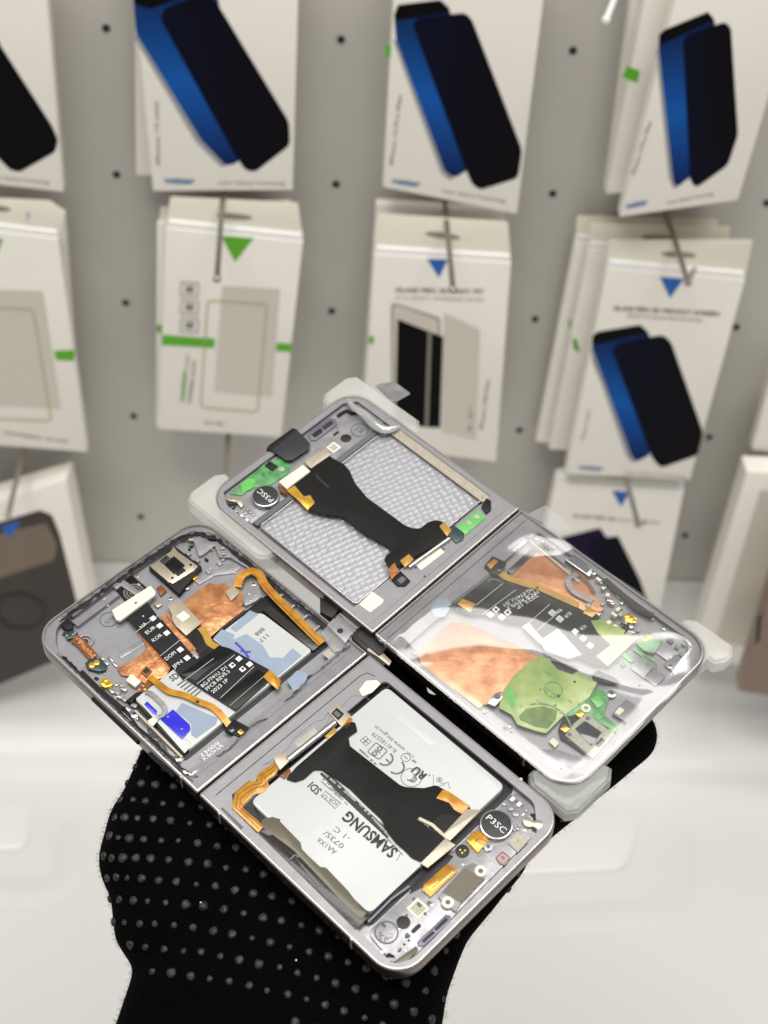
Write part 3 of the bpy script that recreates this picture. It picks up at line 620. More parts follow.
# hinge side of lower half
A.rod('hinge_tube', *Z('4',(300,308),(480,165)), 1.1, -.2, M_STEEL)
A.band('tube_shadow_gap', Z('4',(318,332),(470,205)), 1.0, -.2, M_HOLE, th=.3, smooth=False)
A.poly('metal_bracket', Z('4',(243,300),(262,278),(285,282),(305,310),(268,345)), .35, -.4, M_CREAMB, r=.4)
A.poly('amber_tab', Z('4',(440,215),(478,182),(492,200),(462,230)), .4, -.1, M_AMBER2, r=.3); A.poly('amber_tab', Z('4',(268,368),(305,338),(312,355),(285,380)), .4, 0, M_AMBD, r=.3)
cn = A.poly('connector', Z('4',(452,120),(485,88),(545,140),(510,185)), .3, -.4, M_CREAMB, r=.5)
A.poly('socket', Z('4',(465,128),(487,106),(515,130),(493,155)), .36, .2, M_BLACK, r=.4, parent=cn); A.box('socket_pin', Z('4',(488,130))[0], 2.2, 1.6, .42, .3, M_INKG, parent=cn)
A.poly('amber_chip', Z('4',(505,180),(535,143),(548,148),(540,168),(520,190)), .5, 0, M_AMBER, r=.3)
A.poly('amber_flex', Z('4',(252,316),(205,343),(178,368),(183,388),(150,388),(95,432),(82,490),(100,505),(185,586),(206,560),(126,490),(131,476),(165,442),(205,430),(228,402),(218,385),(246,368),(262,345)), .12, -.15, M_AMBER, r=.8)
A.band('amber_flex_trace', Z('4',(245,332),(195,368),(203,395),(155,405),(108,440),(98,488),(190,572)), .25, .16, M_AMBD, th=.05, smooth=False)
A.band('amber_flex_trace', Z('4',(250,345),(210,375),(214,402),(160,420),(120,450),(113,488),(198,562)), .25, .16, M_AMBD, th=.05, smooth=False)
A.poly('flex_pocket', Z('4',(120,480),(160,430),(200,440),(170,490),(190,540),(175,560)), -.22, -.5, M_HOLE, r=.5)
A.poly('flex_pocket', Z('4',(84,440),(150,385),(170,400),(190,355),(250,315),(262,360),(215,400),(190,430),(115,500),(190,580),(180,590),(90,500)), -.21, -.5, M_TAPED, r=.7)
A.poly('pale_sticker', Z('4',(325,240),(400,180),(412,200),(338,262)), -.18, -.3, M_LABEL, r=.3)
outline(A, 'engraved_outline', Z('4',(200,330),(300,262),(318,228),(400,160),(440,150),(460,110),(470,120),(450,165),(410,215),(330,280)), .15, -.2, M_PURP, T1, r=.6)
A.poly('white_pad', Z('4',(572,38),(600,2),(640,0),(655,14),(622,48),(585,62)), -.1, -.3, M_CREAM, r=.6)
outline(A, 'engraved_outline', Z('4',(500,110),(540,60),(590,60),(620,80),(560,140)), .15, -.2, M_PURP, T1, r=1.2)
A.poly('wall_plate', Z('m',(540,525),(555,515),(720,670),(700,690)), -.2, -.4, M_INKG, r=.5)
# bottom board area
A.poly('board_plate', [(148.2,5.2),(148.2,67.8),(155,67.4),(161.4,60),(162.2,9),(159.5,3.8)], -1.4, -2.2, M_SILV, local=True, r=2)
dk = A.disc('vibration_motor', Z('5',(447,630))[0], 4.9, .3, -1.6, M_STEEL, bev=.3)
A.disc('motor_face', Z('5',(447,630))[0], 4.45, .36, .2, M_DISC, parent=dk)
q = F1.px(*Z('5',(447,630))[0], .36); A.textl('printing', [('P3SC', (q[0]-3.5,q[1]-.9), (q[0]+3.5,q[1]-.9), 2.0)], .4, M_WHITE, parent=dk)
A.poly('white_clip', Z('h',(325,300),(350,275),(380,285),(410,310),(450,300),(490,320),(485,355),(450,380),(410,355),(370,360),(340,345)), -.1, -1.4, M_NICK, r=1.0, bev=.4)
A.poly('clip_hole', Z('h',(375,275),(400,252),(430,262),(450,290),(420,300),(395,300)), -1.3, -1.6, M_HOLE, r=1)
for c_ in Z('h',(250,145),(300,185)): A.box('pin', c_, 1.2, 1.6, -.5, -1.4, M_CREAM)
A.poly('pin_well', Z('h',(195,150),(230,105),(340,200),(300,240)), -1.3, -1.5, M_PURP, r=.5)
for c_, r_ in zip(Z('h',(185,180),(355,230),(275,255),(240,215),(290,370),(265,380),(305,345),(230,395)), (.7,.6,1.1,.9,.6,.5,.5,.6)): A.disc('solder_blob', c_, r_, -.9, -1.4, M_SILV, bev=.2)
A.poly('silver_shield', Z('h',(215,480),(290,400),(375,465),(290,555)), -1.0, -1.5, M_LABEL, r=.4)
A.poly('ring_lug', Z('h',(25,500),(60,470),(110,500),(90,540),(40,550)), -.7, -1.4, M_SILV, r=.8); A.disc('lug_hole', Z('h',(63,510))[0], .6, -.65, -.8, M_INKG)
A.poly('rose_module', Z('h',(120,590),(175,545),(235,590),(190,655),(150,640)), -.9, -1.4, M_ROSE, r=.5); A.box('rose_window', Z('h',(175,600))[0], 2.2, 2.2, -.82, -.95, M_LABEL); A.box('rose_core', Z('h',(175,600))[0], 1.3, 1.3, -.78, -.9, M_ROSE)
A.disc('microphone', Z('6',(624,195))[0], 2.0, -1.0, -1.3, M_HOLE); 
for c_ in Z('b',(462,75),(500,80),(478,98)): A.disc('mic_hole', c_, .25, -.95, -1.1, M_GOLD, bev=0)
A.poly('gold_contacts', Z('5',(333,690),(355,668),(398,712),(375,738)), -.3, -1.4, M_GOLD, r=.3, bev=.2); A.band('contact_split', Z('5',(350,715),(378,685)), .25, -.27, M_AMBD, th=.1, smooth=False)
A.poly('amber_base', Z('5',(350,660),(385,655),(425,700),(405,725),(360,700)), -.8, -1.5, M_AMBER, r=.4)
A.poly('dark_gap', Z('6',(430,330),(480,260),(555,205),(590,215),(560,250),(480,330),(420,360)), -1.2, -1.5, M_HOLE, r=.6)
gc = A.poly('gold_connector', Z('6',(470,345),(475,325),(565,245),(605,262),(600,278),(500,372)), -.5, -1.5, M_AMBER, r=.3)
A.poly('gold_rail', Z('6',(490,338),(572,268),(592,275),(508,352)), -.2, -.6, M_GOLD, r=.2, parent=gc); A.band('rail_slot', Z('6',(505,340),(580,278)), .55, -.15, M_AMBD, th=.1, smooth=False, parent=gc); A.band('rail_pin', Z('6',(500,345),(586,272)), .14, -.1, M_CREAM, th=.05, smooth=False, parent=gc)
pl = A.poly('recess_frame', Z('6',(530,370),(630,255),(665,240),(715,270),(712,300),(615,400),(600,430),(555,400)), -.6, -1.4, M_LEDGE, r=.7, bev=.2)
A.poly('recess_panel', Z('6',(545,352),(632,260),(708,302),(618,395)), -.5, -.7, M_INKG if False else M_TAPEG, r=.2, parent=pl, bev=0)
for c_ in Z('6',(694,272),(568,392)):
    A.disc('screw_post', c_, 1.75, -.2, -1.2, M_CREAM); A.disc('screw_recess', c_, .75, -.15, -.4, M_INKG)
A.box('label_square', Z('6',(453,416))[0], 4.6, 4.6, -1.3, -1.5, M_CREAM, r=.15); A.box('label_print', Z('6',(453,416))[0], 3.4, 3.4, -1.26, -1.4, M_LABEL, r=.1)
A.disc('camera_hole', Z('6',(397,469))[0], 1.95, -1.2, -1.6, M_HOLE); A.box('flash_slot', Z('6',(446,493))[0], 1.2, 3.4, -1.25, -1.6, M_HOLE, r=.6)
slot = A.poly('speaker_slot', Z('6',(455,560),(450,545),(560,440),(580,445),(575,470),(475,560)), -.9, -1.4, M_PURP, r=.5)
A.poly('slot_opening', Z('6',(468,540),(508,503),(520,510),(475,550)), -.85, -1.0, M_HOLE, r=.3, parent=slot); A.poly('slot_opening', Z('6',(515,495),(560,452),(570,460),(525,503)), -.85, -1.0, M_HOLE, r=.3, parent=slot)
q = F1.px(*Z('6',(332,508))[0], -1.3); bm = bmesh.new(); slab(bm, circ(q, 3.4), -1.4, -1.25, [circ(q, 3.0)]); text_at(bm, 'S%', (q[0]+1.9,q[1]-1.0), (q[0]-1.5, q[1]-1.0), -1.3, 2.0) ; link('engraved_mark', bm, M_INKG, T1)
A.poly('front_camera', Z('6',(325,600),(340,585),(365,598),(362,622),(345,628),(330,618)), -.6, -1.4, M_LENS, r=.7); A.disc('ring', Z('6',(312,582))[0], .8, -1.1, -1.4, M_STEEL)
A.poly('taupe_wedge', Z('6',(360,635),(368,615),(445,560),(455,572),(405,625)), -.5, -1.4, M_TAPEG, r=.5)
for c_ in Z('l',(585,285),(605,310),(570,340),(540,375)): A.disc('small_hole', c_, .35, -1.3, -1.5, M_HOLE, bev=0)
A.band('board_edge', Z('6',(262,468),(350,380),(420,330)), .6, -.5, M_PURP, th=.6, smooth=False); A.band('board_edge', Z('6',(270,445),(370,340),(460,262)), .5, -.3, M_BLACK, th=.6, smooth=False)

# ================================================================== PHONE 2 (rear, under clear film)
T2 = thing('foldable_phone', 'rear opened phone housing with corner guards and an empty white textured battery bay', 'phone', F2.mw(), 'opened foldable phones lying side by side on the glove')
B = Half(F2, T2)
winC = F2.P([(258,526),(391.6,431.6),(482,500),(352,606)], -1.4)
fC = frame_half(B, 0, 82.3, 'upper_housing', -.25, rimw=.75, cavity=[(3.0,6),(3.0,64),(6,68.6),(71.5,67.6),(70.5,3.0),(8,3.0)], mat_ledge=M_LEDGE2, floor_mat=M_SILV, floorz=-2.0)
fD = frame_half(B, 82.75, L, 'lower_housing', -1.0, cavity=roundpoly([(93,3),(93,69),(156,69),(161.5,62),(161.5,10),(156,3)], 2), floorz=-2.8, hinge_side='x0')
B.poly('hinge_spine', rrect(81.2, 1.2, 84, W-1.2, .3, 3), -1.4, -6, M_HOLE, local=True)
groove(B, [(86.8,2.2),(86.8,69.5)], -1.0, .3); groove(B, [(79.2,3),(79.2,68)], -.25, .2, M_PURP)
antenna(B, 0, (88, 147)); antenna(B, W, (20,))
# textured bay floor
M_MESH = pm('woven_white', (168,169,174), .36, .12)
nt = M_MESH.node_tree; bs = nt.nodes['Principled BSDF']; tc = nt.nodes.new('ShaderNodeTexCoord'); mp = nt.nodes.new('ShaderNodeMapping'); mp.inputs['Scale'].default_value = (500, 420, 300); mp.inputs['Rotation'].default_value = (0, 0, .35)
vo = nt.nodes.new('ShaderNodeTexVoronoi'); vo.feature = 'F1'; vo.inputs['Scale'].default_value = 1; vo.inputs['Randomness'].default_value = .28; bp = nt.nodes.new('ShaderNodeBump'); bp.inputs['Strength'].default_value = 1; bp.inputs['Distance'].default_value = .0009
nt.links.new(tc.outputs['Object'], mp.inputs[0]); nt.links.new(mp.outputs[0], vo.inputs['Vector']); nt.links.new(vo.outputs['Distance'], bp.inputs['Height']); nt.links.new(bp.outputs[0], bs.inputs['Normal'])
B.poly('textured_panel', [(23,5),(23,66.5),(69.5,66.5),(69.5,5)], -1.6, -2.1, M_MESH, local=True)
def wallring(h, x0, y0, x1, y1, w, z0, z1, mat, name='bay_wall', r=1):
    bm = bmesh.new(); slab(bm, rrect(x0-w, y0-w, x1+w, y1+w, r+w, 4), z0, z1, [rrect(x0, y0, x1, y1, r, 4)], bev=.1); return link(name, bm, mat, h.par)
wallring(B, 23.4, 4.6, 70, 66.6, .35, -2, -.1, M_STEEL)
B.poly('bay_trench', [(20.4,4),(20.4,67.5),(22.6,67.5),(22.6,4)], -.2, -2, M_INKG, local=True)
B.band('bay_trench', [Z('8',(205,200))[0], Z('8',(545,452))[0]], 3.4, -.2, M_CREAMB, th=.4, smooth=False)
B.band('bay_rail', Z('8',(255,215),(560,440)), .4, -.1, M_STEEL, th=.4, smooth=False)
# top strip parts
B.poly('board_plate', [(3.5,6.5),(3.5,64.5),(6.5,68.3),(20.2,68.3),(20.2,3.6),(8,3.6)], -1.0, -2.0, M_SILV, local=True, r=1)
B.poly('green_board', Z('7',(190,475),(330,355),(395,340),(425,370),(410,400),(350,440),(265,455),(240,480)), -.5, -1.2, M_PCB, r=.6)
B.poly('bright_pad', Z('7',(232,440),(262,415),(295,420),(275,455),(240,470)), -.35, -.6, M_GREEN, r=.5)
B.poly('chip', Z('7',(325,365),(345,350),(375,368),(355,385)), .1, -.6, M_BLACK, r=.2)
for c_, r_ in zip(Z('7',(320,400),(345,395),(390,380),(375,400)), (.7,.5,1.1,.5)): B.disc('contact', c_, r_, -.3, -.6, M_INKG if r_ < 1 else M_LABEL)
dk = B.disc('vibration_motor', Z('7',(328,482))[0], 4.9, 1.2, -1.0, M_STEEL, bev=.3); B.disc('motor_face', Z('7',(328,482))[0], 4.45, 1.28, 1.1, M_DISC, parent=dk)
q = F2.px(*Z('7',(328,482))[0], 1.28); B.textl('printing', [('P3SC', (q[0]+3.5,q[1]+.9), (q[0]-3.5,q[1]+.9), 2.0)], 1.32, M_WHITE, parent=dk)
B.poly('white_clip', Z('o',(340,290),(400,270),(440,290),(470,280),(490,340),(470,365),(430,320),(370,310)), .3, -.9, M_NICK, r=.6, bev=.3)
B.disc('lens', Z('o',(400,340))[0], 1.5, 0, -.9, M_LENS)
for c_, r_ in zip(Z('o',(500,400),(470,425),(515,455),(540,395),(520,370),(430,385),(560,415),(330,385)), (1,1,1,.8,.7,.9,.8,.7)): B.disc('solder_blob', c_, r_, -.5, -1.0, M_SILV, bev=.25)
for c_ in Z('o',(475,425),(515,458)): B.box('pin', c_, 1.3, .9, -.2, -.9, M_WHITE)
tp = B.poly('black_tape', Z('g',(320,385),(510,222),(615,330),(610,370),(480,460),(430,465)), .9, .5, M_DISC, r=.8, bev=.15)
B.poly('tape_fold', Z('g',(278,375),(300,345),(480,215),(512,225),(325,388)), .7, -3, M_BLACK, r=.4, parent=tp)
sl = B.poly('speaker_slot', Z('7',(492,250),(498,235),(575,182),(600,190),(603,208),(522,268),(500,268)), -.4, -1.0, M_PURP, r=.6)
B.poly('slot_opening', Z('7',(505,248),(540,222),(550,238),(518,262)), -.35, -.5, M_HOLE, r=.3, parent=sl); B.poly('slot_opening', Z('7',(545,218),(580,193),(590,205),(555,232)), -.35, -.5, M_HOLE, r=.3, parent=sl)
B.box('flash_slot', Z('7',(599,244))[0], 1.1, 2.8, -.95, -1.1, M_HOLE, r=.5); B.disc('camera_hole', Z('7',(637,262))[0], 2.0, -.95, -1.1, M_HOLE)
B.box('label_square', Z('7',(590,297))[0], 3.8, 3.8, -.9, -1.1, M_CREAM, r=.1); B.box('label_print', Z('7',(590,297))[0], 2.7, 2.7, -.87, -1, M_LABEL, r=.1)
q = F2.px(*Z('7',(690,230))[0], -.9); bm = bmesh.new(); slab(bm, circ(q, 3.3), -1, -.88, [circ(q, 2.9)]); text_at(bm, '5%', (q[0]-1.8,q[1]-1), (q[0]+1.8,q[1]-1), -.9, 2.0); link('engraved_mark', bm, M_INKG, T2)
B.band('black_gasket', Z('7',(605,175),(640,155),(660,165),(700,150)), 1.1, -.3, M_BLACK, th=.6)
# flex
bow2 = [(318,459),(321,450.5),(336,460),(344,464),(350,471),(355,483),(367.5,498),(376,504),(404.5,525),(412,528),(420,528.5),(428,522),(436,520),(444,522),(449,531),(444,540),(396,568),(389,568),(384,560.5),(386,555),(391.6,552),(388,546),(364,533),(341.5,516),(326,514.5),(310,510.6),(294.6,497.6),(287,491),(298,478)]
bf2 = B.poly('battery_flex', bow2, 1.0, .75, M_FLEX, r=1.6, bev=.06)
B.band('flex_slit', Z('g',(655,570),(700,620),(760,672)), .9, 1.04, M_HOLE, th=.05, smooth=False, parent=bf2)
B.poly('white_bar', Z('7',(380,428),(472,364),(500,388),(410,456)), 1.6, .6, M_CREAM, r=.3, bev=.15)
B.poly('contact_bar', Z('7',(478,352),(555,300),(578,325),(502,377)), 1.5, .6, M_CREAMB, r=.3, bev=.15)
B.poly('gold_tab', Z('7',(408,462),(440,443),(475,485),(500,480),(517,508),(490,536),(455,500)), 1.2, .4, M_GOLD, r=.4)
B.poly('amber_base', Z('7',(375,435),(400,455),(412,480),(385,465)), .9, -.8, M_AMBD, r=.3)
# lower edge parts
B.poly('green_board', Z('8',(443,548),(520,488),(542,515),(468,578)), .3, -.9, M_GREEN, r=.4)
for c_ in Z('8',(485,533),(513,512)): B.disc('solder_blob', c_, 1.0, .5, .2, M_LABEL)
B.poly('black_plug', Z('8',(528,475),(545,448),(562,455),(562,485),(545,500)), .7, -.9, M_BLACK, r=.5)
B.poly('dark_socket', Z('8',(412,575),(430,540),(470,570),(465,590),(440,603)), .4, -.6, M_PCBD, r=.3)
B.poly('gold_tab', Z('8',(382,545),(400,528),(424,560),(408,580)), 1.3, .4, M_AMBER2, r=.3); B.poly('gold_tab', Z('8',(244,665),(275,642),(292,660),(262,688)), 1.3, .4, M_AMBER2, r=.3); B.poly('gold_tab', Z('8',(202,695),(225,672),(240,705),(215,730)), 1.2, .2, M_COPPER, r=.3)
cn = B.poly('connector', Z('8',(215,732),(245,700),(280,735),(262,752),(235,752)), .5, -.6, M_BLACK, r=.3); B.box('socket_pin', Z('8',(250,732))[0], 2.0, 2.6, .56, .4, M_INKG, parent=cn)
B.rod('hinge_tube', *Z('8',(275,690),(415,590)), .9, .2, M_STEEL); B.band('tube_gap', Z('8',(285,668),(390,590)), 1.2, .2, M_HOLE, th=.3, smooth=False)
B.poly('pale_sticker', Z('8',(300,680),(385,620),(400,635),(318,698)), -.15, -.3, M_CREAM, r=.3)
B.poly('white_pad', Z('i',(300,110),(400,10),(490,75),(480,100),(385,172)), -.15, -.3, M_CREAM, r=.8)
for c_ in Z('8',(385,605),(395,625),(300,690),(330,720)): B.disc('small_hole', c_, .4, -.2, -.3, M_HOLE, bev=0)
B.poly('side_tape', [(77.6,-3.2),(77.6,.4),(88.5,.4),(88.5,-3.2)], -2.6, -6, M_HOLE, local=True, r=.4)
# --- right half under the film
B.poly('copper_foil', Z('s1',(180,585),(350,465),(480,520),(650,600),(600,655),(480,745),(420,800),(200,640)), -1.2, -1.8, M_COPPER2, r=.8)
B.poly('copper_foil', Z('s3',(0,118),(110,5),(250,50),(420,130),(385,180),(230,297)), -1.23, -1.8, M_COPPER2, r=.8)
B.poly('copper_foil', Z('s1',(520,300),(560,265),(640,200),(700,240),(800,300),(860,360),(900,420),(860,440),(760,400),(650,360),(540,330)), -1.2, -1.8, M_COPPER2, r=.8)
B.poly('copper_foil', Z('s2',(-60,240),(0,165),(100,230),(130,270),(215,345),(200,385),(130,375),(0,310)), -1.24, -1.8, M_COPPER2, r=.8)
B.poly('taupe_wall', Z('s1',(525,272),(620,185),(640,195),(545,285)), -.6, -1.8, M_TAPED, r=.2)
B.band('bay_rail', Z('s2',(-40,115),(60,200),(150,275)), .8, -.5, M_CREAMB, th=.6, smooth=False); B.band('bay_rail', Z('s2',(-50,100),(100,215)), .5, -.3, M_INKG, th=.6, smooth=False)
gb = B.poly('green_board', Z('s3',(290,245),(330,190),(395,135),(420,125),(520,165),(620,215),(590,270),(500,335),(440,395),(400,385),(340,365),(320,330),(275,305)), -1.0, -1.8, M_PCBY, r=.8)
arc(B, F2.px(*Z('s3',(420,385))[0], -.9), 9.5, 20, 150, .5, -.9, M_PCB, gb, 'curved_trace')
B.poly('olive_patch', Z('s3',(345,335),(370,310),(430,300),(480,315),(475,345),(445,380),(400,372),(350,350)), -.94, -1.0, pm('olive_patch', (112,140,60), .4, coat=.3, var=(300,.3)), r=.8, bev=0, parent=gb)
B.poly('pale_trace', Z('s3',(300,250),(315,235),(335,262),(330,300),(318,310),(308,285)), -.93, -1.0, M_GREEN, r=.5, bev=0, parent=gb)
for i_ in range(40):
    u_ = random.uniform(310,590); v_ = random.uniform(150,380)
    if abs((u_-450)/150)+abs((v_-260)/120) > 1: continue
    B.box('component', Z('s3',(u_,v_))[0], random.uniform(.4,1.5), random.uniform(.3,1.1), -.94+random.uniform(.02,.25), -1.0, random.choice([M_PCB,M_PCBY,M_GREEN,M_PCBD,M_LABEL]), parent=gb, bev=0)
q = F2.px(*Z('s3',(465,243))[0], -.9); bm = bmesh.new(); slab(bm, circ(q, 3), -1.0, -.92, [circ(q, 2.65)]); text_at(bm, 'SUS', (q[0]+2,q[1]-.7), (q[0]-2,q[1]-.7), -.93, 1.6); link('engraved_mark', bm, M_PCB, gb)
B.poly('green_board', Z('s3',(500,335),(600,225),(640,245),(660,270),(640,330),(690,370),(690,395),(600,345),(560,320),(530,335)), -1.3, -1.9, M_PCB, r=.6)
for pts in (((595,275),(620,262),(645,290),(620,308)),((605,335),(622,322),(640,338),(622,350))):
    B.poly('shield_can', Z('s3', *pts), -1.0, -1.4, M_GREEN, r=.4)
B.poly('gasket', Z('s3',(455,140),(540,160),(555,175),(530,188),(480,170)), -.7, -1.1, M_BLACK, r=.7); B.poly('gasket', Z('s3',(600,190),(620,175),(680,200),(700,220),(650,222),(605,210)), -.7, -1.4, M_BLACK, r=.7)
B.poly('silver_clip', Z('s3',(235,290),(262,255),(285,248),(290,268),(262,300)), -.4, -1.4, M_STEEL, r=.5); B.disc('clip_hole', Z('s3',(270,268))[0], 1.0, -.35, -.5, M_INKG)
B.poly('rear_camera_well', Z('e',(245,440),(270,380),(330,330),(420,340),(600,460),(590,520),(470,630),(440,620),(310,530),(260,500)), -1.6, -2.5, M_BLACK, r=.8)
cm = B.poly('camera_module', Z('e',(290,480),(345,405),(420,345),(605,470),(590,495),(470,632)), -.5, -2, M_LABEL, r=.6, bev=.1)
B.poly('lens_housing', Z('e',(350,440),(410,392),(425,395),(525,462),(465,545),(450,545)), -.3, -.7, M_LENS, r=.5, parent=cm)
B.poly('slot', Z('e',(480,540),(520,497),(548,515),(505,562)), -.35, -.6, M_HOLE, r=.5, parent=cm)
for c_ in Z('e',(383,342),(288,437)): B.box('gold_contact', c_, 2.1, 2.1, -.3, -1.8, M_GOLD, parent=cm)
for c_ in Z('e',(434,372),(316,476)): B.disc('rivet', c_, .7, -.4, -.6, M_INKG, parent=cm)
bm = bmesh.new(); q = F2.px(*Z('e',(423,308))[0], -.8); slab(bm, circ(q, 1.5), -1.4, -.8, [circ(q, .7)]); link('screw_ring', bm, M_CREAM, T2)
B.box('marker', Z('e',(600,428))[0], 2.2, 2.2, -1.0, -1.5, M_GREEN); B.poly('marker_plate', Z('e',(565,440),(600,400),(625,430),(590,465)), -1.2, -1.6, M_LABEL, r=.3)
B.poly('recess_frame', Z('e',(590,340),(680,250),(768,305),(768,370),(690,405)), -1.2, -2, M_LEDGE, r=.6)
B.poly('silver_window', Z('e',(605,335),(640,300),(670,320),(635,355)), -.9, -1.3, M_CREAM, r=.3)
B.poly('small_can', Z('e',(185,520),(215,495),(250,530),(225,560)), -1.5, -2.2, M_CREAM, r=.3); outline(B, 'engraved_outline', Z('e',(310,640),(355,605),(400,640),(350,685)), .3, -2.7, M_PURP, T2); outline(B, 'engraved_outline', Z('e',(335,640),(355,625),(380,642),(350,665)), .2, -2.7, M_PURP, T2)
B.poly('corner_plate', Z('e',(120,570),(250,575),(420,640),(400,700),(260,735),(190,680)), -2.55, -2.9, M_SILV, r=1)
fx = B.poly('wide_flex', Z('s1',(385,440),(300,410),(470,305),(500,315),(640,345),(768,395),(900,470),(985,560),(880,640),(768,590),(600,480),(440,440)), -.7, -1.0, M_FLEXM, r=.6)
for a_, b_, in (((405,405),(510,320)),((430,440),(560,345)),((600,480),(690,400)),((640,500),(740,420))): B.band('white_line', Z('s1', a_, b_), .14, -.62, M_WHITE, th=.02, smooth=False, parent=fx)
B.poly('gloss_band', Z('s1',(395,435),(330,400),(480,312),(520,325)), -.64, -.7, M_FLEXG, r=.3, bev=0, parent=fx); B.poly('gloss_band', Z('s1',(510,470),(600,395),(660,370),(690,395),(600,480),(560,470)), -.64, -.7, M_FLEXG, r=.3, bev=0, parent=fx)
for c_ in Z('s1',(484,420),(529,431),(462,440),(506,450),(700,432),(728,455)): B.box('white_square', c_, 1.9, 1.9, -.58, -.65, M_WHITE, r=.05, bev=0, parent=fx)
for c_ in Z('s1',(484,420),(529,431)): B.disc('dark_dot', c_, .5, -.55, -.58, M_HOLE, parent=fx, bev=0)
for c_ in Z('s2',(47,396),(77,420),(135,466),(166,492),(193,520)): B.box('white_square', c_, 1.9, 1.9, -.58, -.65, M_WHITE, r=.05, bev=0, parent=fx)
B.poly('flex_board', Z('s2',(40,350),(100,370),(200,440),(260,510),(230,560),(120,520),(20,420)), -.72, -1.0, M_FLEXM, r=.4)
B.text('printing', [('BG-F741U_D1', *Z('s1',(620,335),(510,400)), 1.4), ('FPCB REV0.3', *Z('s1',(640,345),(525,412)), 1.4), ('2023 1P', *Z('s1',(640,360),(560,410)), 1.3)], -.6, M_WHITE, parent=fx)
B.text('printing', [('NA', *Z('s2',(75,378),(58,390)), 1.2), ('EUR', *Z('s2',(112,390),(90,408)), 1.3), ('KOR', *Z('s2',(170,440),(150,455)), 1.3)], -.6, M_WHITE, parent=fx)
B.poly('shield_bracket', Z('s2',(0,500),(70,455),(160,555),(110,570),(20,540)), -.3, -.9, M_CREAM, r=.5); B.poly('cream_bar', Z('s1',(585,485),(610,472),(670,540),(655,552)), -.2, -.9, M_CREAM, r=.3)
B.poly('foam_strip', Z('s2',(215,560),(340,465),(380,490),(260,600)), -.2, -.9, M_LABEL, r=.5)
B.poly('green_board', Z('s2',(195,425),(235,420),(330,460),(320,480),(275,520),(220,470)), -.6, -1.2, M_PCBY, r=.4)
B.poly('slate_pad', Z('s1',(232,415),(262,378),(300,380),(312,410),(285,450),(245,448)), -.92, -1.1, M_SLATE, r=1.3)
B.poly('amber_tab', Z('s1',(335,398),(355,378),(405,398),(385,432)), -.4, -.9, M_AMBER, r=.4); B.rod('hinge_tube', *Z('s1',(320,398),(460,290)), .7, -.6, M_INKG)
sn = B.poly('sensor', Z('s1',(438,255),(470,215),(525,240),(500,285),(470,285)), -.2, -1.0, M_BLACK, r=.7); B.poly('sensor_pad', Z('s1',(448,248),(475,225),(492,235),(462,265)), -.1, -.4, M_AMBER, r=.6, parent=sn); B.box('sensor_lens', Z('s1',(497,262))[0], 1.8, 1.8, -.1, -.4, M_LENS, parent=sn)
B.band('amber_flex', Z('s1',(500,280),(530,300),(600,325),(640,335),(720,370),(800,405)), 2.3, [-.4,-.2,0,0,0,-.2], M_AMBER2, th=.12); B.disc('dark_dot', Z('s1',(642,337))[0], .5, .06, -.05, M_HOLE)
B.text('printing', [('23009', *Z('d',(715,50),(590,130)), 1.3), ('K80HA', *Z('d',(725,80),(625,155)), 1.3)], -.95, M_WHITE)
B.band('wire_clip', Z('s2',(145,245),(110,265),(125,310),(200,350)), 1.9, [-.2,.1,.1,-.2], M_SILV, th=.4); B.band('copper_flex', Z('s2',(120,235),(160,250),(210,320)), 1.2, -.7, M_AMBD, th=.2)
B.poly('dark_plate', Z('s2',(105,190),(130,178),(195,225),(180,245)), -.3, -1.0, M_INKG, r=.4); B.poly('plate_frame', Z('s2',(98,190),(128,170),(205,222),(190,255)), -.35, -1.0, M_STEEL, r=.4)
for i_ in range(60):
    u_, v_ = random.uniform(560,700), random.uniform(600,720); x_, y_ = F2.px(u_, v_, -1.5)
    if not (112 < x_ < 160 and 40 < y_ < 68) and not (150 < x_ < 161 and 5 < y_ < 68): continue
    B.box('component', (x_, y_), random.uniform(.5,2.4), random.uniform(.4,1.5), -1.9+random.uniform(-.2,.7), -2.7, random.choice([M_STEEL,M_SILV,M_PCB,M_INKG,M_LABEL,M_LEDGE,M_CREAM]), local=True)
rn = random.Random(5)
for i_, c_ in enumerate(Z('s2',(205,240),(225,265),(245,295),(260,325),(280,355),(300,380),(285,400),(270,345),(240,360),(310,400),(330,430),(350,445),(290,440),(265,430),(350,465),(225,395),(200,340),(185,365))):
    B.box('component', c_, rn.uniform(.9,2.2), rn.uniform(.8,1.6), -.5+rn.uniform(-.3,.2), -2, rn.choice([M_STEEL,M_CREAM,M_LABEL,M_NICK]), rot=rn.choice([0,.4,-.3]))
B.poly('amber_component', Z('s2',(165,395),(180,370),(225,390),(200,412)), -.3, -1, M_AMBER2, r=.3)
B.poly('gold_spring_pads', Z('s2',(320,405),(345,392),(375,415),(355,435),(330,428)), -.3, -1.0, M_GOLD, r=.9, bev=.2)
for c_ in Z('s2',(335,405),(352,415),(362,425)): B.disc('gold_pad', c_, .8, -.1, -.4, M_GOLD)
for c_ in Z('s2',(405,493),(420,483)): B.disc('gold_pad', c_, 1.0, -.4, -.9, M_GOLD)
B.band('side_gasket', Z('s2',(248,265),(340,345),(370,375),(435,405)), 1.9, -.5, M_BLACK, th=1, smooth=False); B.poly('black_plug', Z('s2',(310,450),(325,437),(345,445),(335,462)), -.2, -1, M_BLACK, r=.4)
B.poly('teal_board', Z('s2',(370,510),(420,470),(470,500),(440,550),(400,540)), -1.0, -2, M_PCB, r=.5)
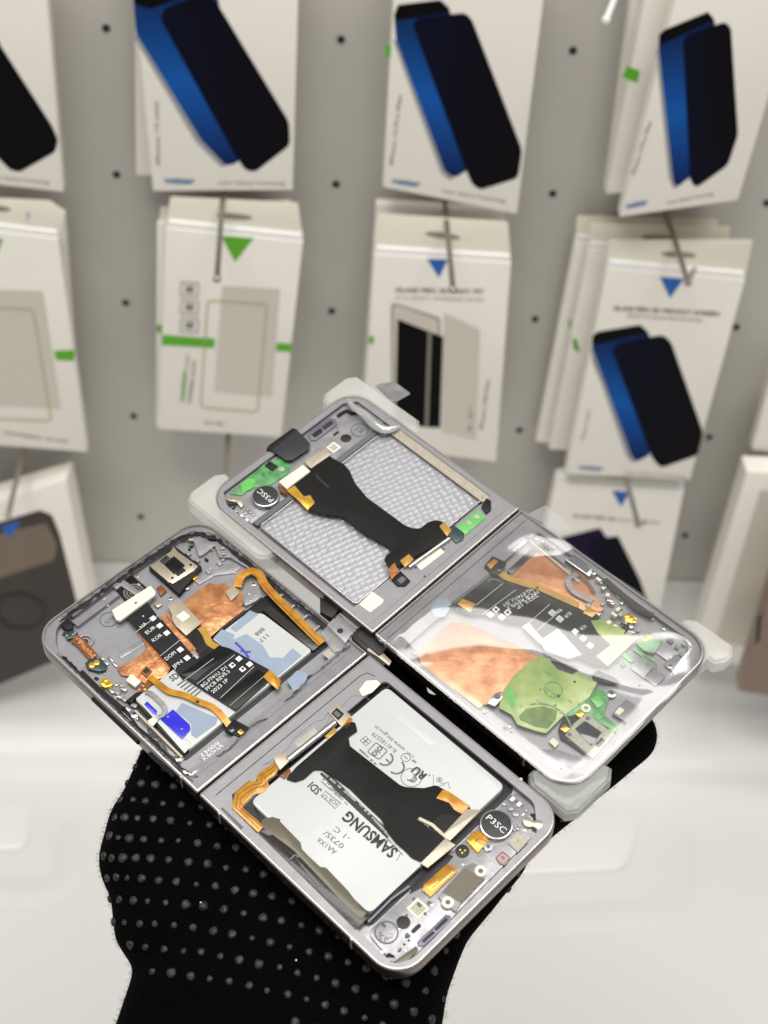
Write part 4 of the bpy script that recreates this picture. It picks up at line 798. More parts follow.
for c_, sx_, sy_, m_ in ((Z('s2',(480,540))[0],7,5,M_SILV),(Z('s2',(400,600))[0],6,7,M_SILV),(Z('s2',(520,590))[0],5,6,M_LEDGE),(Z('s2',(440,640))[0],5,5,M_LEDGE),(Z('s2',(330,560))[0],6,1.5,M_GREEN),(Z('s2',(400,560))[0],9,1.2,M_GREEN)):
    B.box('raised_block', c_, sx_, sy_, -1.9, -2.9, m_, r=.6)
B.screw(Z('s2',(275,705))[0], 1.4, -1.4); B.screw(Z('s2',(530,625))[0], 1.2, -1.6); B.screw(Z('s2',(500,600))[0], .8, -1.6)
for i_ in range(26):
    x_ = rn.uniform(94, 101) if i_ < 8 else rn.uniform(108, 158); y_ = rn.choice([rn.uniform(3.5, 6), rn.uniform(66, 68.5)])
    B.box('component', (x_, y_), rn.uniform(.6,1.8), rn.uniform(.5,1.2), -1.6, -2.7, rn.choice([M_STEEL,M_LABEL,M_INKG,M_SILV]), local=True)

# ------------------------------------------------------------------ clear film over the right half
def film():
    bm = bmesh.new(); nx, ny = 110, 100; x0, x1, y0, y1 = 84.5, 165.6, -.6, W-.2; G = {}
    ab = lambda x, y: ((x+y)*.7071, (y-x)*.7071)
    ctl = sorted(ab(*F2.px(u, v, 1)) for u, v in ((378,652),(420,640),(470,634),(530,642),(590,664),(640,672),(700,668)))
    def bc(a):
        if a <= ctl[0][0]: return ctl[0][1]
        for p, q in zip(ctl, ctl[1:]):
            if a <= q[0]: t = (a-p[0])/(q[0]-p[0]); t = t*t*(3-2*t)*.5+t*.5; return p[1]+(q[1]-p[1])*t
        return ctl[-1][1]
    ss = lambda t: 0 if t <= 0 else 1 if t >= 1 else t*t*(3-2*t)
    top = ab(*F2.px(560, 545, 1)); cor = ab(*F2.px(668, 650, 1))
    for i in range(nx+1):
        for j in range(ny+1):
            u, v = i/nx, j/ny; x = x0+(x1-x0)*u
            cx_ = max(0, x-(x1-RC)); lo, hi = y0, y1
            if cx_ > 0:
                dy = RC - math.sqrt(max(0, RC*RC - cx_*cx_)); lo += dy; hi -= dy
            y = lo + (hi-lo)*v; a, b = ab(x, y)
            e = min(1, 16*u*(1-u))**.8 * min(1, 14*v*(1-v))**.8
            z = .25 + .5*e
            wd = 17 + 3*math.sin(a*.09+1); t_ = (b - bc(a) - 3)/wd + .5
            ramp = 0 if t_ <= 0 else 1 if t_ >= 1 else (t_*t_/.3 if t_ < .15 else .075 + (t_-.15) if t_ < .85 else .85 - (1-t_)**2/.3)
            ramp = 0 if t_ <= 0 else .85 if t_ >= 1 else ramp
            z += (.112 + .012*math.sin(a*.13)) * wd * ramp * e
            z -= e * 1.3 * ss((b - bc(a) - 3 - wd*.5)/20)
            z += .05*math.exp(-((b - bc(a) + wd*.5 - 2)/1.0)**2)*e
            # taut corners
            d1 = math.hypot(a-cor[0], b-cor[1]); z += .07*(b-cor[1]+12)*math.exp(-(d1/22)**2)
            d2 = math.hypot((a-top[0])*.6, b-top[1]); z += .24*(b-top[1])*math.exp(-(d2/11)**2)
            z += .02*math.sin(a*.5+b*.3)*e
            G[i, j] = bm.verts.new((x*S, y*S, max(z, .12)*S))
    for i in range(nx):
        for j in range(ny): bm.faces.new((G[i,j], G[i+1,j], G[i+1,j+1], G[i,j+1]))
    return link('protective_film', bm, M_FILM, None, smooth=0)
fm = film(); fm.matrix_world = F2.mw()
for p in fm.data.polygons: p.use_smooth = True
setp(fm, 'clear glossy film over the copper and green half of the rear phone', 'film')
def glare_ridge(name, pts, zs, ws, label):  # white ribbon standing in for a glare line on the clear film
    p = smoothpath(F2.P(pts, 1.0), 6); n = len(pts); bm = bmesh.new(); rows = []
    for i, q in enumerate(p):
        t = i/(len(p)-1)*(n-1); k = min(int(t), n-2); f = t-k; z = zs[k]*(1-f)+zs[k+1]*f; w = ws[k]*(1-f)+ws[k+1]*f
        a = Vector(p[max(0,i-1)]); b = Vector(p[min(len(p)-1,i+1)]); d = (b-a).normalized(); nn = Vector((-d.y, d.x)); row = []
        for j in range(9):
            s = j/8*2-1; hgt = z + (1-s*s)*w*.35; q2 = Vector(q)+nn*s*w/2; row.append(bm.verts.new((q2.x*S, q2.y*S, hgt*S)))
        rows.append(row)
    for row in rows: row.append(bm.verts.new(((row[0].co+row[8].co)/2 - Vector((0,0,.0003)))))
    for i in range(len(rows)-1):
        for j in range(10): k2 = (j+1) % 10; bm.faces.new((rows[i][j], rows[i+1][j], rows[i+1][k2], rows[i][k2]))
    bm.faces.new(rows[0]); bm.faces.new(rows[-1][::-1]); bmesh.ops.recalc_face_normals(bm, faces=bm.faces[:])
    o = link(name, bm, clear_film('white_' + name, .5, .1, boost=9), None, smooth=60); o.matrix_world = F2.mw(); return setp(o, label, 'film')
glare_ridge('film_glare', Z('n',(180,255),(215,305),(290,355),(350,415),(420,450),(510,425)), [1.2,1.4,1.5,1.5,1.4,1.2], [2.0,2.6,3.6,4.2,4.0,1.4], 'film glare modelled as a white strip over the top corner of the textured bay')

# ------------------------------------------------------------------ corner guards
def guard(name, cx_, cy_, ax, ay, off, label, mat, z0=-8.2, z1=.6, side=1, lip=1.2):
    """L-shaped guard round a phone corner; (cx_,cy_) in {0,1} picks the corner; ax, ay arm lengths"""
    X0 = L if cx_ else 0; Y0 = W if cy_ else 0; sx = -1 if cx_ else 1; sy = -1 if cy_ else 1
    def T(x, y): return (X0 + sx*x, Y0 + sy*y)
    def inner(g, n=10): return [T(RC - (RC-g)*math.sin(math.radians(a)) , RC - (RC-g)*math.cos(math.radians(a))) for a in [90*k/n for k in range(n+1)]]
    def body(g, off, ax, ay):
        arc_ = [T(RC - (RC-g)*math.cos(math.radians(90-90*k/10)), RC - (RC-g)*math.sin(math.radians(90-90*k/10))) for k in range(11)]
        # arc_ starts on the x side (y=g) and ends on the y side (x=g)
        return [T(ax, g)] + arc_ + [T(g, ay), T(-off*.55, ay+.3), T(-off, ay-3)] + [T(-off, off*.5 - off*.9), T(-off*.55, -off)] + [T(ax-3, -off), T(ax, -off*.5)]
    t = thing(name, label, 'corner guard', F2.mw(), 'translucent corner guards clipped on the rear phone')
    bm = bmesh.new(); slab(bm, body(-.15, off, ax, ay), z0+2.2, z1-1, bev=.7); link('outer_wall', bm, mat, t, smooth=50)
    bm = bmesh.new(); slab(bm, body(-.15, off-.9, ax-1, ay-1), z1-1.0, z1-.1, bev=.35); link('inner_step', bm, mat, t, smooth=50)
    bm = bmesh.new(); slab(bm, body(-.1, off-1.3, ax-1.5, ay-1.5), z0, z0+2.2, bev=.3); link('bottom_lip', bm, mat, t, smooth=50)
    return t
guard('corner_guard', 0, 1, 32, 12, 5.6, 'milky corner guard at the topmost corner of the rear phone', M_PROT)
guard('corner_guard', 0, 0, 36, 12, 5.4, 'milky corner guard at the left corner of the rear phone, long along one edge', M_PROT)
guard('corner_guard', 1, 1, 14.5, 4.5, 5.0, 'milky corner guard sticking out at the right end of the rear phone', M_PROT, z1=-.4)
guard('corner_guard', 1, 0, 14, 16, 5.2, 'grey translucent corner guard at the bottom corner of the rear phone, over the glove', M_PROTG, z1=-.8)
def tab(pts, z, label):
    bm = bmesh.new(); slab(bm, roundpoly(F2.P(pts, z), .6), z-.15, z); o = link('film_tab', bm, M_CLEAR, None); o.matrix_world = F2.mw(); return setp(o, label, 'film tab')
tab(Z('n',(350,165),(385,150),(480,140),(582,215),(490,265),(440,250)), .9, 'small clear plastic tab behind the topmost corner guard, in front of the white package')
tab([(528,514),(546,505),(562,518),(573,530),(556,531)], .3, 'clear crumpled film tab sticking out beside the hinge of the rear phone')

# ================================================================== GLOVE
M_KNIT = pm('black_knit', (6.5,6.5,7), 1, 0, spec=.05)
nt = M_KNIT.node_tree; bs = nt.nodes['Principled BSDF']; tc = nt.nodes.new('ShaderNodeTexCoord')
wv = nt.nodes.new('ShaderNodeTexWave'); wv.inputs['Scale'].default_value = 230; wv.inputs['Distortion'].default_value = 6; wv.inputs['Detail'].default_value = 3; wv.inputs['Detail Scale'].default_value = 3
ns = nt.nodes.new('ShaderNodeTexNoise'); ns.inputs['Scale'].default_value = 900
ad = nt.nodes.new('ShaderNodeMath'); ad.operation = 'ADD'; bp = nt.nodes.new('ShaderNodeBump'); bp.inputs['Distance'].default_value = .0012; bp.inputs['Strength'].default_value = .9
for n_ in (wv, ns): nt.links.new(tc.outputs['Object'], n_.inputs['Vector'])
nt.links.new(wv.outputs['Fac'], ad.inputs[0]); nt.links.new(ns.outputs['Fac'], ad.inputs[1]); nt.links.new(ad.outputs[0], bp.inputs['Height']); nt.links.new(bp.outputs[0], bs.inputs['Normal'])
M_DOT = pm('grey_rubber', (40,38,39), .5, 0, var=(500,.35), bump=(700,.7,.0008))
M_FUZZ = pm('black_fuzz', (8,8,8), 1, 0, spec=.05)
gl = thing('gloved_hand', 'hand in a black knitted glove with grey rubber dots, holding both opened phones', 'gloved hand', F1.mw())
def cap(bm, a, b, ra, rb, flat=1.0, n=20, m=14):
    """tapered capsule between two points (mm, phone frame), flattened along z"""
    a, b = Vector(a), Vector(b); d = (b-a); Ld = d.length; d.normalize(); s = d.cross(Vector((0,0,1))).normalized(); t = s.cross(d)
    rows = []
    for i in range(m+1):
        if i <= 5: q = i/5; c = a - d*ra*math.cos(q*math.pi/2)*.9; r = max(ra*math.sin(q*math.pi/2), .02)
        elif i >= m-5: q = (i-(m-5))/5; c = b + d*rb*math.sin(q*math.pi/2)*.9; r = max(rb*math.cos(q*math.pi/2), .02)
        else: q = (i-5)/(m-10); c = a.lerp(b, q); r = ra + (rb-ra)*q
        rows.append([bm.verts.new((c + s*r*math.cos(2*math.pi*k/n) + t*r*flat*math.sin(2*math.pi*k/n))*S) for k in range(n)])
    for i in range(m):
        for k in range(n): bm.faces.new((rows[i][k], rows[i][(k+1) % n], rows[i+1][(k+1) % n], rows[i+1][k]))
    bm.faces.new(rows[0][::-1]); bm.faces.new(rows[-1])
def J(u, v, z): return (*F1.px(u, v, z), z)
bm = bmesh.new()
# forearm / wrist
cap(bm, J(262,1150,-48), J(278,985,-36), 44, 38, .62)
cap(bm, J(180,1075,-46), J(199,985,-32), 23, 20, .8); cap(bm, J(350,1085,-44), J(370,965,-32), 24, 24, .75)
# palm
cap(bm, J(285,960,-32), J(420,780,-26), 35, 33, .5)
cap(bm, J(176,920,-28), J(182,835,-25), 19, 24, .85)
cap(bm, J(160,860,-24), J(190,760,-24), 19, 16, .9)
cap(bm, J(380,918,-28), J(476,842,-26), 25, 18, .62)
cap(bm, J(446,905,-28), J(392,1015,-36), 10, 13, .9)
cap(bm, J(250,900,-28), J(340,740,-26), 26, 24, .6); cap(bm, J(340,930,-30), J(430,840,-27), 30, 28, .55)
# thumb (tucked under the front phone)
cap(bm, J(188,800,-24), J(200,730,-22), 18, 14.5, .9); cap(bm, J(200,730,-22), J(222,690,-21), 13.5, 10.5, .9)
# four fingers towards the upper right
cap(bm, J(360,745,-24), J(400,665,-19), 12.5, 11, .95); cap(bm, J(400,665,-19), J(430,640,-19), 10.5, 9, .95)
cap(bm, J(420,765,-24), J(500,690,-21), 12.5, 11.2, .95); cap(bm, J(500,690,-21), J(545,655,-20), 11, 9.2, .95)
cap(bm, J(470,795,-24), J(560,735,-22), 12.5, 11.5, .95); cap(bm, J(560,735,-22), J(618,705,-21), 11.2, 9, .95)
cap(bm, J(498,828,-24), J(566,775,-23), 13, 12.6, .95); cap(bm, J(566,775,-23), J(628,733,-22), 12.4, 10.5, .95)
tmp = link('t', bm, M_KNIT, None, smooth=0)
md = tmp.modifiers.new('r', 'REMESH'); md.mode = 'VOXEL'; md.voxel_size = .0016
ms = tmp.modifiers.new('s', 'SMOOTH'); ms.factor = .7; ms.iterations = 14
dg = bpy.context.evaluated_depsgraph_get(); dg.update()
gm = bpy.data.meshes.new_from_object(tmp.evaluated_get(dg)); bpy.data.objects.remove(tmp)
# keep the glove below the phones
M12 = F1.mw().inverted() @ F2.mw(); M21 = M12.inverted()
for v in gm.vertices:
    if v.co.z > -.0072: v.co.z = -.0072
    q = M21 @ v.co
    if q.z > -.0074:
        q.z = -.0074; v.co = M12 @ q
gm.materials.clear(); gm.materials.append(M_KNIT)
for p in gm.polygons: p.use_smooth = True
glo = bpy.data.objects.new('glove', gm); COL.objects.link(glo); glo.parent = gl
# grip dots, laid on the palm
bt = BVHTree.FromPolygons([v.co.copy() for v in gm.vertices], [tuple(p.vertices) for p in gm.polygons])
camL = F1.mw().inverted() @ CAM
bm = bmesh.new(); rn = random.Random(11); cnt = 0
def blob(bm, c, n, r):
    t1 = n.cross(Vector((0,0,1)));
    if t1.length < .1: t1 = n.cross(Vector((0,1,0)))
    t1.normalize(); t2 = n.cross(t1); rows = []; ph = rn.uniform(0, 6)
    for k, (rr, hh) in enumerate(((1.0,-.1),(.95,.25),(.7,.5),(.3,.62))):
        rows.append([bm.verts.new(c + (t1*math.cos(a)*rr + t2*math.sin(a)*rr)*r*(1+.06*math.sin(3*a+ph)+.07*rn.uniform(-1,1)) + n*hh*r*rn.uniform(.8,1.1)) for a in [2*math.pi*j/9 for j in range(9)]])
    for i in range(3):
        for j in range(9): bm.faces.new((rows[i][j], rows[i][(j+1) % 9], rows[i+1][(j+1) % 9], rows[i+1][j]))
    bm.faces.new(rows[-1])
import itertools
for i in range(-2, 32):
    for j in range(-2, 18):
        q_ = 19.2*i + (9.6 if j % 2 else 0); e_ = max(0, 60-q_)/60
        u = 114 + q_ + 12*e_*e_ + rn.uniform(-1,1) - 1.2*j + 4; v = 751 + 15.2*j + .42*j*j + .02*q_ + .0008*max(q_,0)**2*(.6+.02*j) + rn.uniform(-1,1)
        if not (60 < u < 700 and 640 < v < 1040): continue
        dirw = ray(u, v); dl = (F1.mw().inverted().to_3x3() @ dirw).normalized()
        # bend the grid towards the edges: cast half way between the view and the palm normal
        hit = bt.ray_cast(camL, dl)
        if hit[0] is None: continue
        c, n = hit[0], hit[1]
        if v > 972 + (u-143)*.34: continue      # plain cuff
        blob(bm, c, n, .00125*rn.uniform(.7,1.2)); cnt += 1
bmesh.ops.recalc_face_normals(bm, faces=bm.faces[:])
gd = link('grip_dots', bm, M_DOT, gl, smooth=60); gd['kind'] = 'stuff'
print('dots', cnt)
# fuzz
bm = bmesh.new(); polys = [p for p in gm.polygons]
for k in range(34000):
    p = polys[rn.randrange(len(polys))]; c = p.center.copy(); n = p.normal.copy()
    if c.z < -.06: continue
    d = (n + Vector((rn.uniform(-1,1), rn.uniform(-1,1), rn.uniform(-1,1)))*.9).normalized(); l_ = rn.uniform(.0005,.0021); s_ = d.cross(Vector((rn.random(), rn.random(), rn.random()))).normalized()*.00005
    c += Vector((rn.uniform(-1,1), rn.uniform(-1,1), rn.uniform(-1,1)))*.0006
    v = [bm.verts.new(c-s_), bm.verts.new(c+s_), bm.verts.new(c+d*l_)]; bm.faces.new(v)
fz = link('knit_fuzz', bm, M_FUZZ, gl, smooth=0); fz['kind'] = 'stuff'
bm = bmesh.new()
for u, v in ((200,903),(296,961),(391,978)):
    hit = bt.ray_cast(camL, (F1.mw().inverted().to_3x3() @ ray(u, v)).normalized())
    if hit[0] is None: continue
    c = hit[0]+hit[1]*.0008; r_ = .0003; bmesh.ops.create_icosphere(bm, subdivisions=1, radius=r_, matrix=Matrix.Translation(c))
lt = link('lint', bm, M_CREAM, gl)

# ================================================================== WALL, SHELF
def world_obj(name, bm, mats, loc=(0,0,0), **kw):
    o = link(name, bm, mats, None, **kw); o.location = loc; return o
M_WALL = pm('grey_panel', (192,189,181), .5, 0, var=(3,.07), bump=(300,.05))
M_SHELF = pm('gloss_white', (219,219,217), .42, 0, coat=.1, var=(2.5,.04), bump=(2.2,.4,.006))
def box3(bm, x0, x1, y0, y1, z0, z1, mi=0, bev=0):
    vs = [bm.verts.new(p) for p in itertools.product((x0,x1),(y0,y1),(z0,z1))]
    fs = [bm.faces.new([vs[i] for i in q]) for q in ((0,1,3,2),(4,6,7,5),(0,4,5,1),(2,3,7,6),(0,2,6,4),(1,5,7,3))]
    for f in fs: f.material_index = mi
    return fs
def onwall(u, v, y=WALL):
    d = ray(u, v); return CAM + d*((y - CAM.y)/d.y)
bm = bmesh.new(); box3(bm, -1.1, 1.1, WALL, WALL+.02, -.02, 1.45)
HOLES = [(105.6,25.4),(116,171),(125.5,300),(133.5,413.6),(140,514.4),(341.5,38),(336,184),(331.6,311),(573,47),(552,190.4),(533.8,316.7),(518,427.5),(767,199),(738,325),(709.5,435),(685,534.6)]
w0 = onwall(341.5,38); 
seen = set()
for i in range(-3, 6):
    for j in range(-2, 8):
        base = onwall(336,184); x = base.x + (i-1)*.1493; z = base.z - (j-1)*.1015
        n = 14; vs = [bm.verts.new((x+.0027*math.cos(2*math.pi*k/n), WALL-.0004, z+.0027*math.sin(2*math.pi*k/n))) for k in range(n)]
        bm.faces.new(vs[::-1]).material_index = 1 
wl = world_obj('display_wall', bm, [M_WALL, M_HOLE], smooth=0); bmesh_fix = None
setp(wl, 'beige grey perforated display panel carrying the hanging packages', 'wall')
# vertical seam-like pilaster relief is absent; glossy shelf base
bm = bmesh.new(); RC_ = .16; prof = [(-.5, 0)] + [(WALL-.003-RC_+RC_*math.sin(math.radians(a)), RC_-RC_*math.cos(math.radians(a))) for a in range(0, 91, 6)] + [(WALL-.001, RC_), (WALL-.001, -.03), (-.5, -.03)]
rows = [[bm.verts.new((x, y, z)) for y, z in prof] for x in (-1.5, 1.5)]
for k in range(len(prof)): bm.faces.new((rows[0][k], rows[0][(k+1) % len(prof)], rows[1][(k+1) % len(prof)], rows[1][k]))
bm.faces.new(rows[0]); bm.faces.new(rows[1][::-1]); bmesh.ops.recalc_face_normals(bm, faces=bm.faces[:])
sh = world_obj('shelf', bm, M_SHELF, smooth=40); setp(sh, kind='structure')
M_REFL_RIM = pm('reflection_rim_white', (219,218,214), .32, 0, coat=.2)  # rim of the relief that stands in for a shelf reflection
def onshelf(u, v, z=0):
    d = ray(u, v); return CAM + d*((z - CAM.z)/d.z)
M_REFL_PATCH = pm('reflection_patch_white', (228,227,224), .28, 0, coat=.3)  # whiter than the shelf: bright reflected patch put into the colour
def reflection_relief(px_ring, px_patch, label):  # raised shapes added to imitate glossy reflections on the shelf
    t = thing('shelf_reflection', label, 'shelf reflection', None, 'reflections on the white shelf, modelled as shallow relief')
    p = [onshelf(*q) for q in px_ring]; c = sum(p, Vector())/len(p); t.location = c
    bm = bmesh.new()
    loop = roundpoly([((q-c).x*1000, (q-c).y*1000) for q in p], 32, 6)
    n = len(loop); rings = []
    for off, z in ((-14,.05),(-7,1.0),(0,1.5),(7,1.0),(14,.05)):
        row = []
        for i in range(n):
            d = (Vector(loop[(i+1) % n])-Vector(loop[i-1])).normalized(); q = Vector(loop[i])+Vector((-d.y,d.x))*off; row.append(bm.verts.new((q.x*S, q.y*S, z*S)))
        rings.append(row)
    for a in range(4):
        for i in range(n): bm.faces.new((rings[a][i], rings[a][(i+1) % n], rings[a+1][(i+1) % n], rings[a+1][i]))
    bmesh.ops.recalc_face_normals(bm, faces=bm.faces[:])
    link('reflection_rim', bm, M_REFL_RIM, t, smooth=60)
    bm = bmesh.new(); pp = [((onshelf(*q)-c).x*1000, (onshelf(*q)-c).y*1000) for q in px_patch]; slab(bm, roundpoly(pp, 14), .1, 3.5, bev=3.2)
    link('reflection_patch', bm, M_REFL_PATCH, t, smooth=60)
reflection_relief([(-130,783),(72,783),(70,892),(-150,895)], [(-120,787),(33,787),(29,852),(-140,855)], 'reflection in the white shelf, modelled as shallow relief, at the left edge of the photo')
reflection_relief([(430,803),(690,803),(676,912),(440,925)], [(440,808),(645,806),(628,872),(440,880)], 'reflection in the white shelf, modelled as shallow relief, to the right of the glove')

# ================================================================== PACKAGES
M_CARD = pm('white_card', (238,234,225), .45, 0, coat=.15, var=(12,.04))
M_CARDB = pm('cream_card', (234,228,212), .6, 0, var=(12,.05))
M_PGRN = pm('print_green', (88,172,20), .5)
M_PBLU = pm('print_blue', (20,92,175), .5)
M_PGRY = pm('print_grey', (206,201,188), .5); M_PGRY2 = pm('print_dark_grey', (135,130,122), .5)
M_PBLK = pm('print_black', (5,3,5), .5, spec=.1); M_PTXT = pm('print_text', (90,86,82), .6); M_POLV = pm('print_pale_green', (160,176,110), .5)
M_PCYAN = pm('print_cyan', (20,105,165), .5)
def grad(name, c1, c2, c3, ax='Y'):
    m = bpy.data.materials.new(name); m.use_nodes = True; nt = m.node_tree; b = nt.nodes['Principled BSDF']
    tc = nt.nodes.new('ShaderNodeTexCoord'); sp = nt.nodes.new('ShaderNodeSeparateXYZ'); cr = nt.nodes.new('ShaderNodeValToRGB'); nt.links.new(tc.outputs['Generated'], sp.inputs[0]); nt.links.new(sp.outputs[ax], cr.inputs[0]); nt.links.new(cr.outputs[0], b.inputs['Base Color'])
    cr.color_ramp.elements[0].color = lin(c1); cr.color_ramp.elements[1].color = lin(c3); e = cr.color_ramp.elements.new(.45); e.color = lin(c2); b.inputs['Roughness'].default_value = .5; b.inputs['Specular IOR Level'].default_value = .1
    return m
M_GBLU = grad('print_phone_blue', (12,30,84), (20,86,166), (8,14,46))
M_GDRK = grad('print_phone_dark', (4,9,32), (4,5,20), (8,3,6), 'X')
M_PSIL = pm('print_silver', (150,152,152), .5)
M_HOOK = pm('hook_metal', (175,168,158), .3, .9)
class Card:
    def __init__(s, name, label, q, dt, db, th=10, group='boxed screen protectors hanging on the display panel', mat=M_CARD, tabq=None, cat='package', bev=.4):
        """q: image corners of the front face tl,tr,br,bl; dt/db: distance of top/bottom from the wall (mm)"""
        tl, tr = (onwall(*p, WALL-dt*.001) for p in q[:2]); br, bl = (onwall(*p, WALL-db*.001) for p in q[2:])
        X = (br-bl).normalized(); Y = ((tl+tr)/2-(bl+br)/2); N = X.cross(Y).normalized(); Y = N.cross(X)
        s.fr = Fr(bl, X, Y, N); s.t = thing(name, label, cat, s.fr.mw(), group); s.h = Half(s.fr, s.t); s.mat = mat
        bm = bmesh.new(); P = s.fr.P(q, 0); s.P = P
        slab(bm, P, -th, 0, bev=bev); s.body = link('box', bm, mat, s.t); s.k = 0
        if tabq:
            # hang tab rises from the top fold, leaning back to the wall
            p = s.fr.P(tabq, -th*.5); bm = bmesh.new(); slab(bm, roundpoly(p, 2), -th*.5-.7, -th*.5, bev=.1); link('hang_tab', bm, M_CARDB, s.t)
            tc_ = Vector(tabq[0]).lerp(Vector(tabq[1]), .5)*.55 + Vector(tabq[-1]).lerp(Vector(tabq[2]), .5)*.45; q_ = s.fr.px(tc_.x, tc_.y, -th*.5)
            bm = bmesh.new(); slab(bm, circ(q_, 12, 28, 2.3), -th*.5-.1, -th*.5+.25); link('hang_slot', bm, M_PGRY2, s.t)
            bm = bmesh.new(); a, b = Vector(P[0]), Vector(P[1]); slab(bm, [tuple(a), tuple(b), (b.x-1.2, b.y+4), (a.x+1.2, a.y+4)], -th, -1.5, bev=1.4); link('top_fold', bm, M_WHITE, s.t)
    def art(s, name, pts, mat, r=0, lift=None):
        s.k += 1; z = lift or (.15 + .06*s.k)
        return s.h.poly(name, pts, z, z-.1, mat, r=r, bev=0)
    def text(s, name, rows, mat=M_PTXT):
        s.k += 1; return s.h.text(name, rows, .2+.06*s.k, mat)
    def phones(s, back, front, side=None, top=None):
        s.art('phone_picture', back, M_GBLU, r=7)
        if side: s.art('phone_edge', side, M_PSIL, r=1)
        if top: s.art('phone_top', top, M_PBLK, r=1)
        s.art('phone_picture', front, M_GDRK, r=8)
        s.art('notch', [tuple(Vector(front[0]).lerp(Vector(front[3]), t)+Vector((0,1.5))) for t in (.4,.6)] + [tuple(Vector(front[0]).lerp(Vector(front[3]), t)+Vector((0,3))) for t in (.6,.4)], M_PBLK)
    def slot(s, c, w=26, hgt=5, z=None):
        pass
TXT3 = 'Laser Optical Technology'
# row 1
c = Card('package', 'white boxed glass cut by the left photo edge, black phone picture, top row', [(-98,-60),(41,-70),(63,192),(-80,176)], 40, 40)
c.art('phone_picture', [(-60,60),(-10,20),(0,45),(52,126),(58,140),(55,152),(20,172),(10,170),(-20,140)], M_PBLK, r=4)
c.text('small_print', [(TXT3, (-10,178), (50,184), 2.2)])
c = Card('package', 'white box set back behind the top row blue phone box, mostly hidden', [(134,-60),(285,-60),(275,180),(136,175)], 20, 20, 8)
c = Card('package', 'top row white box with a blue and black phone picture, second column from the left', [(128,-70),(300,-70),(292.5,190),(153,191)], 40, 40, 9)
c.phones([(132,-20),(170,-30),(215,-20),(243,150),(238,163),(225,166),(200,140),(136,35)], [(160,18),(165,8),(200,-5),(215,0),(289,122),(290,145),(255,172),(245,170),(232,150)], [(133,36),(137,35),(201,140),(226,166),(221,167),(196,142)], [(132,-20),(170,-30),(215,-20),(214,-14),(150,9),(135,4)])
c.text('logo', [('vetter', (164,183), (195,184), 4.2, .03)], M_PCYAN); c.text('small_print', [(TXT3, (219,184), (286,185), 2.2)]); c.text('small_print', [('iPhone 13 mini', (160,165), (158,102), 2.6)])
c = Card('package', 'top row white box with a blue and dark phone picture, middle column', [(397,-70),(552,-70),(517,214),(383,187)], 42, 42, 12)
c.phones([(394,15),(398,5),(440,0),(450,10),(475,165),(455,178),(445,172),(396,40)], [(413,25),(418,18),(465,13),(472,20),(522,150),(518,178),(480,190),(472,184),(464,165)], [(393,40),(396,40),(445,172),(455,178),(449,180),(441,173)], [(394,15),(398,5),(440,0),(450,9),(447,12),(396,21)])
c.text('logo', [('vetter', (391,183), (420,187), 4.0, .03)], M_PCYAN); c.text('small_print', [(TXT3, (442,192), (506,203), 2.2)]); c.text('small_print', [('iPhone 12 Pro Max', (393,165), (402,95), 2.6)])
c.art('green_flash', [(386,44),(391,46),(390,58),(385,56)], M_PGRN)
c = Card('package', 'white box seen edge-on with a green band, behind the top right package', [(640,-60),(760,-60),(730,180),(606,195)], 26, 26, 13)
c2 = Card('package', 'white box seen edge-on with green tab beside the top right package', [(656,-60),(780,-60),(738,190),(607,192)], 44, 44, 14)
c2.art('green_flash', [(627,66),(640,71),(637,83),(622,77)], M_PGRN)
c = Card('package', 'top right white box with a blue and black phone picture, tilted to the right', [(689,-55),(815,-60),(738,200),(620,217)], 66, 66, 11)
c.phones([(659,35),(664,30),(708,12),(715,20),(712,160),(676,188),(672,180),(658,60)], [(683,40),(690,34),(725,22),(731,28),(738,135),(728,165),(696,188),(690,180)], [(656,50),(659,50),(673,180),(677,188),(673,188),(669,178)], [(659,35),(664,30),(708,12),(714,20),(660,45)])
c.text('logo', [('vetter', (626,209), (648,204), 4, .03)], M_PCYAN); c.text('small_print', [(TXT3, (668,204), (714,195), 2.2)]); c.text('small_print', [('iPhone 14 Pro Max', (635,175), (652,122), 2.6)])
# row 2
tabn = 'hang tab'
for dy, d_ in ((0, 22), (2, 34)):
    c = Card('package', ['cream white box behind the second row box at the left photo edge', 'cream white box hanging just behind the second row box with green outline'][dy > 0], [(-75+dy,222),(64-dy,215+dy*3),(80+dy*2,440),(-70,425)], d_, d_, 8) if dy == 0 else None
c = Card('package', 'second row white box with green bar and pale outline at the left photo edge', [(-80,222),(58,239),(87,452),(-75,440)], 48, 48, 9, tabq=[(-70,195),(50,201),(66,212),(58,240),(-75,228)])
c.art('grey_panel', [(-30,289),(43,291),(61,409),(-20,405)], M_PGRY, r=3); outline(c.h, 'green_outline', [(-55,305),(34,309),(52,422),(-45,418)], 1.0, .5, M_POLV, c.t, r=4)
c.art('green_bar', [(54,351),(75,350),(74,361),(56,360)], M_PGRN); c.art('green_mark', [(-15,238),(3,239),(-4,256)], M_PGRN)
c.text('small_print', [('TEMPERED GLASS', (2,434), (68,443), 2.6)]); c.text('pen_mark', [('7', (26,221), (31,221), 6)], M_INKB)
c = Card('package', 'cream box set back behind the second row green triangle box', [(160,212),(290,205),(280,430),(157,300)], 26, 26, 8)
c = Card('package', 'second row white box with green triangle, green bars and a pale phone outline', [(166,228),(303,242),(281,437),(158,429)], 46, 46, 10, tabq=[(170,197),(298,203),(303,243),(166,230)])
c.art('green_triangle', [(221,236),(254,238),(235,262)], M_PGRN)
